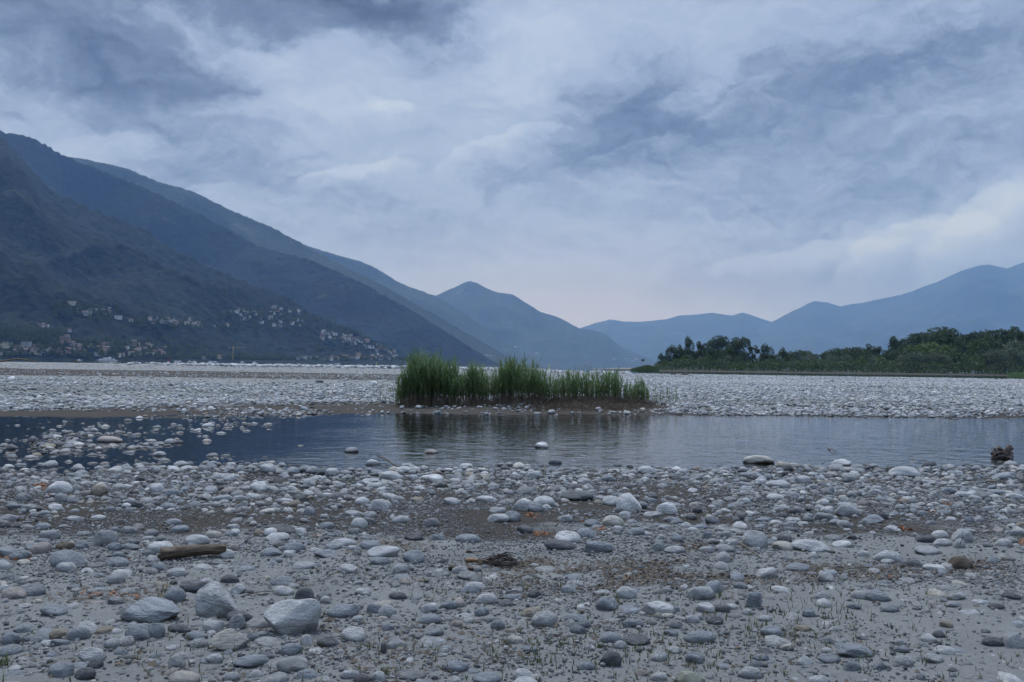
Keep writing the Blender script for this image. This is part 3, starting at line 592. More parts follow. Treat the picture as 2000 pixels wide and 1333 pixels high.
# ------------------------------------------------------------------ stones read off the photograph, one by one:
# x centre, y of the foot, width, height (photo pixels), tone, kind (r round, f flat, a angular, k block), veins 0-9, own label
HERO = """
111,965,48,29,w,r,2,large whitish boulder beside rust-coloured dead leaves by the left shallows
189,969,34,26,t,r,2,round stone with a tan top right of the rust-coloured leaves
145,962,25,18,g,r,1
302,965,32,24,l,r,1,upright pale egg-shaped stone on the left stony shore
333,970,28,18,b,r,1
42,981,28,20,g,r,1
118,982,30,20,g,f,2
139,983,25,17,g,r,1
252,985,23,14,l,r,1
54,998,34,15,g,f,1
82,1008,34,12,b,f,1
189,1015,28,10,w,f,0,thin whitish flat stone alone on bare dark sand at left
143,1018,32,11,l,f,1
12,1018,44,14,g,f,1
91,1055,40,23,l,a,1,grey stone with a peaked top left of the big cracked boulder
202,1068,48,38,g,r,3,big round grey boulder with a cracked side in the left stone row
268,1038,22,17,p,r,1
287,1033,16,15,w,r,1
248,1043,32,16,g,f,1
222,1040,22,12,b,f,1
348,1040,36,15,b,f,2
336,1026,34,14,b,f,1
124,1075,40,18,n,f,0,flat brown slab left of the big cracked round boulder
156,1074,26,20,b,r,2
221,1076,27,18,b,r,0,smooth blue-grey oval stone in front of the big cracked boulder
253,1074,38,12,b,f,0
308,1080,52,24,w,f,2,large whitish speckled stone behind the driftwood log
380,1066,50,24,l,r,2,large pale stone leaning behind the driftwood log
120,1108,66,32,b,r,3,large rounded blue-grey boulder left of the driftwood log
124,1117,38,20,l,f,0,pale stone resting against the front of a larger blue-grey boulder
34,1094,40,20,b,r,1
222,1106,52,12,b,f,1
308,1115,28,18,b,r,0
294,1100,22,16,w,a,1
65,1075,46,10,b,f,0
60,1064,20,11,p,f,0
262,1050,18,13,b,a,0
294,1047,28,15,g,f,0
8,1088,40,20,b,r,1
19,1170,45,24,p,r,1,large pinkish boulder cut by the left edge of the photo
235,1126,38,14,w,k,1
98,1204,52,24,b,a,3
286,1216,124,46,b,a,7,very wide humped blue-grey boulder crossed by a white vein
264,1250,52,32,b,r,7,banded white and grey cobble left of an upright oval one
303,1246,32,31,b,r,3,upright oval blue-grey cobble touching a banded cobble
108,1248,36,21,t,r,0,smooth tan stone at lower left
148,1251,44,28,b,r,4,grey cobble with a pale top stripe beside the smooth tan stone
16,1260,38,28,b,r,3
115,1262,34,14,b,a,1
216,1267,34,20,l,f,2
173,1294,50,30,l,r,8,striped pale cobble leaning on a dark one at lower left
110,1322,46,26,b,a,1,angular pale blue stone in the lower left corner area
160,1328,46,24,d,f,2
355,1336,58,26,c,r,1,cream-topped stone cut by the bottom edge left of centre
342,1306,32,28,l,r,4
338,1176,40,32,b,r,1,egg-shaped blue-grey stone left of the veined round boulder
376,1158,64,24,d,f,4
222,1181,30,16,g,r,1
141,1152,26,11,b,f,0
346,1236,48,10,d,f,1
380,1250,48,16,b,f,2
183,1306,30,18,d,r,0
520,925,32,22,l,r,1
442,942,28,20,l,r,2
646,930,28,18,w,k,1
503,960,34,22,w,a,1,whitish stone with a broken top near the water on the left half
447,965,34,15,p,f,1,flat pinkish stone just left of the whitish broken-topped one
410,964,26,17,l,r,1
432,980,40,14,b,f,1
465,978,24,12,l,f,0
761,940,42,22,l,r,3,large pale rounded stone on the near shore below the reeds
722,945,36,11,l,f,0
602,950,24,18,l,r,1
620,939,28,12,l,f,0
706,986,28,17,w,r,1
741,997,44,25,l,a,2,pyramid-shaped pale stone on the wet brown sand
762,974,32,11,w,f,1
558,984,30,12,w,f,0
587,978,30,11,d,f,0
449,1002,26,11,l,f,0
475,992,20,14,g,a,0
498,993,16,15,w,a,0,small whitish pointed stone standing on bare sand
690,1008,36,11,l,f,0
721,1011,28,13,l,f,0
700,1033,32,24,w,r,2,tall whitish rounded stone at the edge of the damp sand
635,1034,34,15,b,f,1
544,1018,18,14,n,k,0,small dark brown block standing on damp sand
546,1045,60,20,d,a,2,split angular dark grey rock behind a large pale stone
540,1058,48,19,l,r,1,large pale stone in front of the split angular rock
571,1081,44,24,b,r,1
526,1087,40,18,b,r,1
536,1067,30,14,g,r,0
440,1091,30,20,w,r,0,whitish round stone touching the right end of the driftwood log
454,1076,24,15,p,r,1
450,1048,26,13,b,f,1
453,1033,26,10,l,f,0
504,1048,22,15,t,r,0
585,1042,24,12,w,k,0
668,1068,50,14,l,f,2
687,1077,24,13,l,f,0
722,1072,44,16,b,a,3
747,1088,64,15,l,f,0,very long smooth pale stone like a loaf
741,1103,40,16,b,r,2
782,1022,34,17,l,r,0
676,1120,40,20,w,a,3
782,1119,32,20,l,r,2
634,1089,46,15,b,a,3
563,1089,24,15,w,a,1
540,1100,22,12,b,f,0
592,1112,46,12,l,f,1
417,1206,92,66,l,r,6,big round veined boulder with dark cracks between the two widest boulders
563,1240,108,72,l,r,5,largest boulder of all with fine parallel stripes on its face
443,1271,74,42,c,k,5,cream block-shaped boulder with long grooves like a log
464,1160,30,22,l,a,0,tilted pale wedge with a dark underside behind the veined boulder
462,1216,50,24,d,r,1
460,1231,36,34,g,a,9,small rough stone streaked black and white in front of the veined boulder
410,1234,40,22,l,a,1
493,1252,26,18,b,f,0
591,1176,38,32,d,a,5,dark veined rock just behind the largest boulder
550,1163,40,20,w,a,1
550,1143,48,18,b,a,2
668,1207,62,26,b,f,0,smooth grey stone with a long pointed tail
698,1214,22,13,w,f,0
634,1178,21,15,w,r,0,small bright whitish pebble right of the dark veined rock
756,1207,36,28,l,r,3,tilted pale oval cobble right of the pointed-tailed stone
728,1198,28,22,b,a,0
776,1171,36,15,d,f,0
688,1255,48,32,w,a,4,rough whitish lumpy stone right of the largest boulder
638,1264,44,17,d,f,0,dark flat oval stone left of the rough whitish lumpy one
566,1280,42,25,b,r,2
597,1260,22,22,w,k,1
539,1259,24,10,d,f,0
485,1305,66,22,b,f,1,long low blue-grey stone half sunk in the bottom sand
566,1314,60,28,g,r,0,smooth mid-grey mound half sunk in the bottom sand
414,1296,34,19,l,k,0,pale stone with a clean cut face below the cream block
449,1330,32,18,l,r,0
682,1326,38,18,l,f,1
707,1336,34,20,d,r,0
738,1335,28,24,l,r,2
749,1277,12,26,d,a,2,thin dark stone blade standing upright in the sand
708,1163,32,16,w,a,1
757,1232,24,14,b,f,0
838,1197,34,20,w,r,0,bright whitish cobble above a half-buried blue-grey one
839,1219,45,21,b,r,0,smooth blue-grey cobble half buried below the bright whitish one
951,1180,40,24,w,r,6,whitish cobble crossed by thin dark veins in the centre foreground
1064,1224,52,32,l,r,4,large pale rounded boulder alone in the centre of the foreground sand
1189,1193,44,30,b,a,7,blue-grey rock with upright stripes left of the litter patch
1224,1169,38,25,l,r,2,pale round cobble right above the upright-striped rock
1288,1202,62,26,w,k,9,long cobble mottled white and grey lying level on the sand
941,1203,30,18,b,r,1
972,1229,28,20,b,r,1
874,1190,36,18,b,r,2
1002,1171,32,11,b,f,0
1112,1159,32,16,b,r,0
1044,1168,26,16,d,r,0
1193,1257,46,24,b,r,1,pale blue oval cobble above the round charcoal stone
1213,1268,26,17,l,r,0
1193,1302,44,32,d,r,0,round charcoal stone near the bottom edge right of centre
891,1313,48,23,b,r,1,smooth oval grey cobble near the bottom edge left of centre
1022,1329,40,24,w,r,1,smooth whitish oval cobble at the bottom edge in the centre
950,1337,54,24,b,r,1
1146,1309,36,18,b,r,3
1290,1292,32,18,l,r,2
1243,1261,56,18,d,a,1,dark flat slab right of the pale blue oval cobble
1037,1273,34,12,b,f,2
807,1100,42,27,b,a,1,triangular blue-grey stone left of the debris heap
973,1021,42,19,w,r,1,long whitish stone touching a banded grey one
1000,1019,34,24,b,r,5,banded grey stone touching a long whitish one
1018,998,32,26,l,r,1,rounded pale stone left of the whitish domed boulder
1062,990,44,24,w,r,2,whitish domed boulder in the middle of the near shore
1045,1000,32,20,b,r,1
1069,998,24,14,l,r,0
1129,979,64,21,d,f,4,long dark grey flat rock right of the whitish domed boulder
1196,988,36,22,l,r,1,pale stone touching the left side of the tall pitted boulder
1230,1000,48,42,w,r,5,tall whitish pitted boulder with dark cracks in the middle distance
1221,1012,22,15,w,k,0,small whitish square block in front of the tall pitted boulder
1302,1004,42,26,w,a,6,rough whitish angular stone right of the tall pitted boulder
1199,1028,42,23,c,r,2,cream oval stone in front of the tall pitted boulder
1105,1021,28,17,l,r,3
1146,1051,38,21,b,r,0,smooth grey oval stone right of the veined white dome
1025,1042,32,17,d,r,0,smooth dark grey oval stone on bare damp sand in the middle
1110,1062,52,27,w,r,7,whitish domed stone with veins leaning on a dark flat one
1095,1075,62,17,d,f,2,dark flat stone in front of a whitish veined dome
1172,1080,54,24,b,a,4
913,1060,48,18,b,f,3
1055,1096,16,12,w,r,0
972,1002,34,13,l,f,0
881,986,34,15,l,r,2
950,981,42,13,l,f,0
848,943,36,18,w,r,1
1043,936,28,18,w,r,1
1243,1046,36,16,b,r,1
1142,945,28,13,l,f,0
843,1030,28,20,g,r,1
806,1056,36,17,d,a,1
853,1055,30,14,b,a,0
1156,1029,32,16,b,r,2
913,1133,40,18,g,r,0
1478,1072,52,40,l,r,3,big pale egg-shaped boulder on the right half above the litter
1533,1075,42,18,c,r,0,flat cream stone just right of the big egg-shaped boulder
1590,1078,76,24,l,r,3,very long pale humped stone right of the flat cream stone
1284,1077,30,20,e,a,2,tilted greenish grey stone on the right of centre
1320,1081,42,15,l,f,2
1419,1079,42,17,g,r,0,smooth grey oval stone just left of the big egg-shaped boulder
1383,1079,30,13,l,f,0
1430,1064,28,12,l,f,0
1325,1064,26,9,w,f,0
1381,1053,20,17,b,a,0
1369,1034,30,11,b,f,0
1276,1010,36,12,l,f,0
1318,1022,36,13,b,f,0
1427,981,25,12,g,r,0
1454,986,26,15,w,r,3
1486,979,19,9,b,r,0
1517,977,34,14,w,r,0
1552,972,24,13,l,a,0
1263,925,32,17,l,r,3
1271,931,30,8,w,f,0
1362,938,26,14,g,r,5
1488,945,28,11,l,f,0
1470,932,38,9,b,f,0
1570,945,32,18,l,k,0
1524,953,50,16,l,f,3
1496,1020,30,11,b,f,0
1562,1116,46,16,b,r,0
1500,1130,46,22,w,a,4,whitish arched stone lying on the dark litter patch
1662,1009,54,31,l,a,1,large smooth triangular pale boulder right of a black-speckled stone
1619,1003,28,16,w,r,8,whitish stone with black speckles left of the triangular boulder
1612,1017,40,18,g,a,2
1770,932,60,22,l,a,2,long pale leaning rock at the water's edge on the right
1964,938,42,16,b,r,1
1857,966,32,16,b,r,3
1890,972,40,13,l,f,1
1952,966,34,11,b,f,0
1987,977,36,15,l,f,1
1713,968,28,14,l,r,5
1682,959,22,9,c,r,0
1640,960,24,12,b,r,0
1810,960,24,8,b,f,0
1791,970,20,9,l,r,0
1772,985,28,12,t,f,6
1804,1009,20,13,b,r,0
1709,1021,42,16,b,a,2
1650,1030,26,16,l,r,1
1744,1038,30,13,w,a,3
1883,1059,42,29,l,r,2,largest round pale stone in a cluster of five on the right
1840,1052,32,18,w,r,0,whitish round stone behind an oval one in the right-hand cluster
1846,1067,36,16,l,r,1,pale oval stone at the front of the right-hand cluster
1878,1071,24,21,l,r,1,upright pale stone leaning on the largest round one of the cluster
1814,1060,38,16,d,f,0,dark flat stone at the left of the right-hand cluster
1895,1022,19,15,b,r,1
1647,1069,40,14,w,r,0,long smooth whitish stone like a bar of soap
1740,1098,54,25,l,r,1,large pale humped stone above the litter on the right
1688,1087,22,13,w,f,0
1817,1083,52,12,l,f,0
1736,1101,26,10,l,f,0
1882,1113,46,30,n,a,1,dark brown upright slab with a twig on its top
1782,1108,44,16,d,a,1
1830,1116,44,8,w,f,0
1974,1063,36,14,g,f,1
1371,1172,52,30,l,r,1,two-toned stone with a whitish top and green grass at its foot
1474,1186,34,33,b,a,6,upright veined stone standing on edge on the right foreground sand
1380,1197,38,20,w,r,6
1364,1211,21,13,w,r,0,small whitish oval pebble left of a dark striped one
1398,1220,36,18,d,r,8,dark stone with pale ribs right of a small whitish pebble
1370,1257,62,24,b,f,1,wide flat blue-grey stone with a tufted edge near the bottom
1238,1226,40,18,b,r,3
1318,1228,32,18,g,r,2
1312,1243,28,13,b,r,3
1319,1277,28,15,l,r,5
1358,1297,36,24,b,r,7
1287,1330,34,18,w,r,2
1496,1214,28,13,l,r,3
1462,1201,20,13,w,r,0
1430,1191,24,12,w,f,0
1510,1244,44,22,b,f,2
1540,1271,28,14,c,r,0
1571,1233,34,12,t,f,0
1526,1157,36,12,w,k,3
1448,1150,28,13,b,f,0
1574,1299,34,17,l,a,1
1488,1291,32,13,b,f,1
1468,1325,46,24,l,r,5
1350,1340,58,30,Y,a,0,pale angular boulder with a yellow-green lichen edge at the bottom
1582,1205,28,16,b,a,5
1617,1138,32,21,l,a,1,pale triangular stone on the right edge of the litter patch
1648,1136,14,13,w,f,0
1722,1175,54,22,b,r,7,large blue-grey stone with white slanting veins on the right
1744,1196,36,15,b,r,2
1873,1172,34,15,l,r,2,upper of two pale oval stones lying side by side at right
1864,1186,28,13,l,r,3,lower of two pale oval stones lying side by side at right
1950,1190,32,12,d,f,0,dark flat stone alone on sand near the right edge
1852,1226,26,14,t,r,0,smooth tan pebble alone on grey sand at right
1819,1256,34,18,w,r,5
1840,1246,28,14,d,r,0
1988,1266,42,33,l,k,3,pale blocky boulder cut by the right edge
1947,1262,46,18,d,f,1
1762,1260,26,13,l,r,0
1764,1275,30,13,b,r,1
1636,1237,21,11,w,r,0
1670,1190,28,12,b,r,1
1828,1295,40,18,l,r,2
1622,1295,48,18,b,f,5
1674,1285,70,12,b,f,7,long striped blue-grey slab near the bottom right
1666,1310,34,20,b,a,2
1720,1308,26,16,b,r,2
1058,877,27,15,w,r,0,whitish round stone standing alone in the middle of the pond
1347,832,18,7,w,r,0,small whitish stone alone in the pond right of the reeds
793,857,16,11,w,r,0
685,886,28,14,g,r,2,grey stone at the left of the pond with a dark wet foot
840,888,28,12,p,a,3,rusty whitish stone in the reeds' reflection
903,856,18,8,g,a,0
886,905,18,11,w,r,0
876,801,9,8,w,r,0,small white stone at the reed island's waterline
903,803,14,8,g,r,0,larger grey stone at the reed island's waterline
404,836,24,11,l,r,1
308,893,28,13,l,r,1
210,866,50,12,p,f,1,long low pinkish stone in the left shallows
1647,912,42,17,w,a,3,whitish stone with smaller ones at its foot at the right waterline
1486,908,60,16,c,r,2,long cream rounded stone lying at the waterline right of centre
"""
Y_LICHEN = (.38, .38, .30)
rows = []
for ln in HERO.strip().splitlines():
    a = ln.split(',', 7); rows.append((float(a[0]), float(a[1]), float(a[2]), float(a[3]), a[4], a[5], int(a[6]), a[7] if len(a) > 7 else None))
rows.sort(key=lambda r_: -r_[2]*r_[3]); rows = rows[:299]
KM = {'r': 'round', 'f': 'flat', 'a': 'angular', 'k': 'block'}
placed = []        # x, y, radius of every big stone
HS = []
for i, (px, py, w, h, tone, k, ve, lab) in enumerate(rows):
    x, y, z = ground_at(px, py)
    d = math.hypot(y, EYE); W = w*y/F; el = math.atan2(EYE-z, y)
    b = W*.5*(0.80 if k != 'f' else 0.72)
    hh = h*.5*y/F*1.10
    cc = math.sqrt(max(hh*hh-(b*math.sin(el))**2, (0.17*W)**2))/math.cos(el)
    cc = min(cc, W*1.1)
    protos = [m_ for kk, m_ in PROTO_HI if kk == KM[k]]
    me = protos[R.randrange(len(protos))]
    if w >= 70: me = stone_mesh('river_stone', 900+i*3, 4, 'boulder'); me.materials.append(M_STONE)
    o = link_mesh('river_stone', me)
    rot = R.uniform(-.35, .35) + (math.pi if R.random() < .5 else 0)
    sink = .30 if w < 60 else .22
    gz = max(z, 0.0-0.02)
    o.location = (x, y+b*.75, gz+cc*(1-2*sink)); o.scale = (W*.5*1.03, b, cc*(1.0+sink*.35))
    o.rotation_euler = (R.uniform(-.10, .10), R.uniform(-.12, .12), rot)
    t_ = Y_LICHEN if tone == 'Y' else TONES[tone]; j = R.uniform(.88, 1.1)
    o.color = (t_[0]*j, t_[1]*j, t_[2]*j, ve/9.0)
    placed.append((x, y+b*.75, max(W*.5, b)))
    HS.append(dict(o=o, px=px, py=py, w=w, h=h, tone=tone, k=k, ve=ve, lab=lab))
# labels: own text where written, else look plus the nearest stone that has its own text
MARKS = [h for h in HS if h['lab']]
used = set(h['lab'] for h in MARKS)
SHAPE = {'r': 'rounded', 'f': 'flat', 'a': 'angular', 'k': 'blocky'}
def short(l):
    w = l.split()
    for cutw in (' beside', ' left of', ' right of', ' behind', ' in front', ' at ', ' on the', ' on its', ' near', ' above', ' below', ' just', ' touching', ' between', ' crossed', ' lying', ' with', ' in the', ' in a', ' leaning', ' alone', ' half', ' standing', ' resting', ' by the', ' like', ' cut', ' of all', ' on bare', ' on damp', ' on edge'):
        i_ = l.find(cutw)
        if i_ > 8: l = l[:i_]
    return l
shorts = {}
for h in MARKS: shorts.setdefault(short(h['lab']), []).append(h)
SPECIAL = [((372, 1090), 'driftwood log'), ((975, 1085), 'debris heap'), ((1960, 890), 'root stump'), ((1330, 1120), 'litter patch')]
LAND = [((h['px'], h['py']), s_) for s_, l in shorts.items() if len(l) == 1 for h in l if len(s_.split()) <= 6] + SPECIAL
for h in sorted([h for h in HS if not h['lab']], key=lambda q: -q['w']):
    sz = 'small ' if h['w'] < 24 else ('broad ' if h['w'] > 42 else '')
    look = sz+('veined ' if h['ve'] >= 5 else '')+SHAPE[h['k']]+' '+TNAME[h['tone']]+' stone'
    L = sorted(LAND, key=lambda q: math.hypot((q[0][0]-h['px']), 1.8*(q[0][1]-h['py'])))
    for (q, s_) in L:
        dx, dy = h['px']-q[0], h['py']-q[1]
        if abs(dx) > 1.3*abs(dy): wd = 'right of' if dx > 0 else 'left of'
        else: wd = 'in front of' if dy > 0 else 'behind'
        lab = f'{look} {wd} the {s_}'
        if lab not in used and len(lab.split()) <= 16: break
    used.add(lab); h['lab'] = lab
for h in HS: tag(h['o'], h['lab'], 'stone', 'river stones lying on the near shore')

# ------------------------------------------------------------------ scattered stones (beyond the 300 largest)
def instances_object(name, P, ROT, SCL, IDX, COLR, coll, label):
    me = bpy.data.meshes.new(name); me.vertices.add(len(P)); me.vertices.foreach_set('co', np.ascontiguousarray(P, np.float32).ravel())
    attr(me, 'rot', 'FLOAT_VECTOR', ROT.astype(np.float32)); attr(me, 'scl', 'FLOAT_VECTOR', SCL.astype(np.float32))
    attr(me, 'pick', 'INT', IDX.astype(np.int32)); attr(me, 'stone_col', 'FLOAT_COLOR', COLR.astype(np.float32))
    me.update(); o = link_mesh(name, me)
    ng = bpy.data.node_groups.new(name, 'GeometryNodeTree')
    ng.interface.new_socket('Geometry', in_out='INPUT', socket_type='NodeSocketGeometry'); ng.interface.new_socket('Geometry', in_out='OUTPUT', socket_type='NodeSocketGeometry')
    N = ng.nodes.new; gi = N('NodeGroupInput'); go = N('NodeGroupOutput'); ci = N('GeometryNodeCollectionInfo'); ci.inputs['Collection'].default_value = coll
    ci.inputs['Separate Children'].default_value = True; ci.inputs['Reset Children'].default_value = True
    iop = N('GeometryNodeInstanceOnPoints'); iop.inputs['Pick Instance'].default_value = True
    def na(n_, ty):
        a = N('GeometryNodeInputNamedAttribute'); a.data_type = ty; a.inputs['Name'].default_value = n_; return a.outputs[0]
    lk = ng.links.new; mp = N('GeometryNodeMeshToPoints'); lk(gi.outputs[0], mp.inputs['Mesh']); lk(mp.outputs[0], iop.inputs['Points']); lk(ci.outputs[0], iop.inputs['Instance'])
    e2r = N('FunctionNodeEulerToRotation'); lk(na('rot', 'FLOAT_VECTOR'), e2r.inputs[0]); lk(e2r.outputs[0], iop.inputs['Rotation'])
    lk(na('pick', 'INT'), iop.inputs['Instance Index']); lk(na('scl', 'FLOAT_VECTOR'), iop.inputs['Scale']); lk(iop.outputs[0], go.inputs[0])
    md = o.modifiers.new('scatter', 'NODES'); md.node_group = ng
    tag(o, label, kind='stuff'); return o
TL = 'wgblbdptlbc'; TW = np.array([15, 20, 20, 20, 8, 9, 3, 2.5, 6, 4, 5.0]); TW /= TW.sum()
def rand_cols(n, white=0.0):
    k = NR.choice(len(TL), n, p=TW); base = np.array([TONES[c_] for c_ in TL])[k]
    base = base*NR.uniform(.60, 1.22, (n, 1)); base = base*(1-white)+np.array([.45, .455, .45])*white
    al = np.clip(NR.uniform(-.5, 1, n), 0, 1)[:, None]
    return np.concatenate([base, al], 1)
def scatter(name, xy, r, label, coll, nproto, sink=(.22, .66), white=0.0, flat=(.36, .75), zf=None, kindp=None):
    n = len(r); x, y = xy[:, 0], xy[:, 1]; z = ground_h(x, y) if zf is None else zf
    fl = NR.uniform(*flat, n)*r; b = NR.uniform(.62, .95, n)*r
    sk = NR.uniform(sink[0], sink[1], n)+(.14*(y < 7.6) if sink[1] == .66 else 0)
    P = np.stack([x, y, z+fl*(1-2*sk)], 1)
    ROT = np.stack([NR.normal(0, .13, n), NR.normal(0, .13, n), NR.uniform(0, 6.283, n)], 1)
    idx = NR.choice(nproto, n, p=kindp)
    return instances_object(name, P, ROT, np.stack([r, b, fl], 1), idx, rand_cols(n, white), coll, label)
def inview(x, y, pad=1.2): return (np.abs(x) < 0.545*y+pad)
def foreground():
    cand = []
    n = 260000; y = np.sqrt(NR.uniform(3.4**2, 33**2, n)); x = NR.uniform(-1, 1, n)*(0.56*y+1.6)
    r = 0.0125*(1-NR.uniform(0, 1, n))**(-1/1.7); r = np.minimum(r, NR.uniform(.04, .09, n)*np.where(NR.uniform(0, 1, n) < .05, 1.4, 1))
    r = r*np.where(y > near_shore(x), NR.uniform(1.0, 1.6, n), 1)
    sh = near_shore(x); d = y-sh
    dens = np.where(d < 0, .44+.40*sstep(-6.5, -1.0, d)+.8*fbm(x*.55, y*.8, 3, 71), 0)
    dens = np.where((y < 7.5), np.maximum(dens*.55, .40+.95*fbm(x*.8+9, y*.8, 3, 72)+.10*sstep(-.5, 2, x)), dens)
    sandy = np.exp(-(((x+1.9)/1.5)**2+((y-9.6)/.9)**2)) + .8*np.exp(-(((x-1.2)/2.6)**2+((y-7.9)/.5)**2)) + .5*np.exp(-(((x-.2)/.8)**2+((y-4.9)/.35)**2))+.5*np.exp(-(((x-1.9)/.5)**2+((y-6.2)/.8)**2))
    dens = dens-.55*sandy
    left = sstep(1.0, -5.0, x+.1*(y-15))
    dens = np.where(d >= 0, left*(.075+.22*fbm(x*.45, y*.25, 4, 73))*(r > .026)*2.0*(1+2.0*sstep(2.5, 0, d)+1.0*0.6*sstep(-4, -9, x+2*fbm(x*.2, y*.2, 2, 17)))+.03*(1-left)*(r > .03)+.85*(d < .5)+.45*(d < 1.3)+.16*(d < 2.6), dens)
    # keep the stones in clusters rather than an even sprinkling
    keep = NR.uniform(0, 1, n) < np.clip(dens, 0, 1)*np.where(r > .03, .95, .9)
    keep &= inview(x, y, 1.6); x, y, r = x[keep], y[keep], r[keep]
    order = np.argsort(-r); x, y, r = x[order], y[order], r[order]
    cell = .25; G = {}
    def add(px_, py_, pr):
        G.setdefault((int(px_//cell), int(py_//cell)), []).append((px_, py_, pr))
    for p in placed: 
        for i_ in range(-1, 2):
            for j_ in range(-1, 2): G.setdefault((int(p[0]//cell)+i_, int(p[1]//cell)+j_), []).append(p)
    ok = np.zeros(len(r), bool)
    for i in range(len(r)):
        px_, py_, pr = x[i], y[i], r[i]; cx, cy = int(px_//cell), int(py_//cell); good = True
        for i_ in (-1, 0, 1):
            for j_ in (-1, 0, 1):
                for q in G.get((cx+i_, cy+j_), ()):
                    if (q[0]-px_)**2+(q[1]-py_)**2 < ((q[2]+pr)*.66)**2: good = False; break
                if not good: break
            if not good: break
        if good: ok[i] = True; add(px_, py_, pr)
    x, y, r = x[ok], y[ok], r[ok]
    print('foreground stones', len(r))
    scatter('river_stones', np.stack([x, y], 1), r, 'smaller river stones strewn over the near shore and shallows', lo_coll, 12, kindp=np.array([.06, .05, .05, .10, .10, .10, .06, .09, .12, .12, .05, .10]))
    # grit
    n = 230000; y = np.sqrt(NR.uniform(3.4**2, 14**2, n)); x = NR.uniform(-1, 1, n)*(0.56*y+1.6)
    r = NR.uniform(.003, .011, n)*(1+ .8*(NR.uniform(0, 1, n) < .15))
    k = NR.uniform(0, 1, n) < np.clip(.5+1.7*fbm(x*1.1, y*1.1, 4, 81), .10, 1); x, y, r = x[k], y[k], r[k]
    scatter('gravel', np.stack([x, y], 1), r, 'fine gravel between the stones', grit_coll, 3, sink=(.0, .45), flat=(.4, .8))
grit_coll = bpy.data.collections.new('grit_shapes')
for i in range(3):
    v, f = ico(1); v = v*(1+.25*n3(v, 1.3, 300+i)[:, None]); me = npmesh('grit_shape', v, f); me.materials.append(M_STONE_I)
    o = bpy.data.objects.new('grit_shape_%d' % i, me); grit_coll.objects.link(o)
foreground()
def gravel_bar():
    n = 560000; y = 30*(205/30)**(NR.uniform(0, 1, n)); y = np.where(NR.uniform(0, 1, n) < .35, np.sqrt(NR.uniform(28**2, 110**2, n)), y)
    x = NR.uniform(-1, 1, n)*(.545*y+3)
    r = .036*(1-NR.uniform(0, 1, n))**(-1/2.3); r = np.minimum(r, NR.uniform(.07, .13, n)*np.where(NR.uniform(0, 1, n) < .01, 1.8, 1)); r = np.maximum(r, y*.0007)
    dn = far_density(x, y); k = NR.uniform(0, 1, n) < dn*np.clip(.60-.0009*y, .34, 1)*np.clip(.9+1.7*fbm(x*.09, y*.16, 4, 19), .22, 1.4)
    k |= (NR.uniform(0, 1, n) < .015*(y-far_shore(x) > -1.5)) ; k &= (y > far_shore(x)-.8*NR.uniform(0, 1, n)**2*2)
    x, y, r = x[k], y[k], r[k]; print('bar stones', len(r))
    scatter('gravel_bar_stones', np.stack([x, y], 1), r, 'pale cobbles covering the far gravel bar', far_coll, 6, sink=(.05, .4), white=.12, flat=(.3, .75))
far_coll = bpy.data.collections.new('far_stone_shapes')
for i in range(6):
    a = stone_mesh('far_stone_shape', 500+i*3, 2, ['round', 'flat', 'flat', 'angular', 'round', 'block'][i]); a.materials.append(M_STONE_I)
    o = bpy.data.objects.new('far_stone_shape_%d' % i, a); far_coll.objects.link(o)
gravel_bar()
n = 9000; yy = NR.uniform(180, 430, n); xx = NR.uniform(-.56, .12, n)*yy; k_ = NR.uniform(0, 1, n) < far_density(xx, yy)
scatter('lakeside_stones', np.stack([xx[k_], yy[k_]], 1), NR.uniform(.2, .55, int(k_.sum())), 'white boulders lining the lake edge', far_coll, 6, sink=(.05, .35), white=.3, flat=(.4, .8))
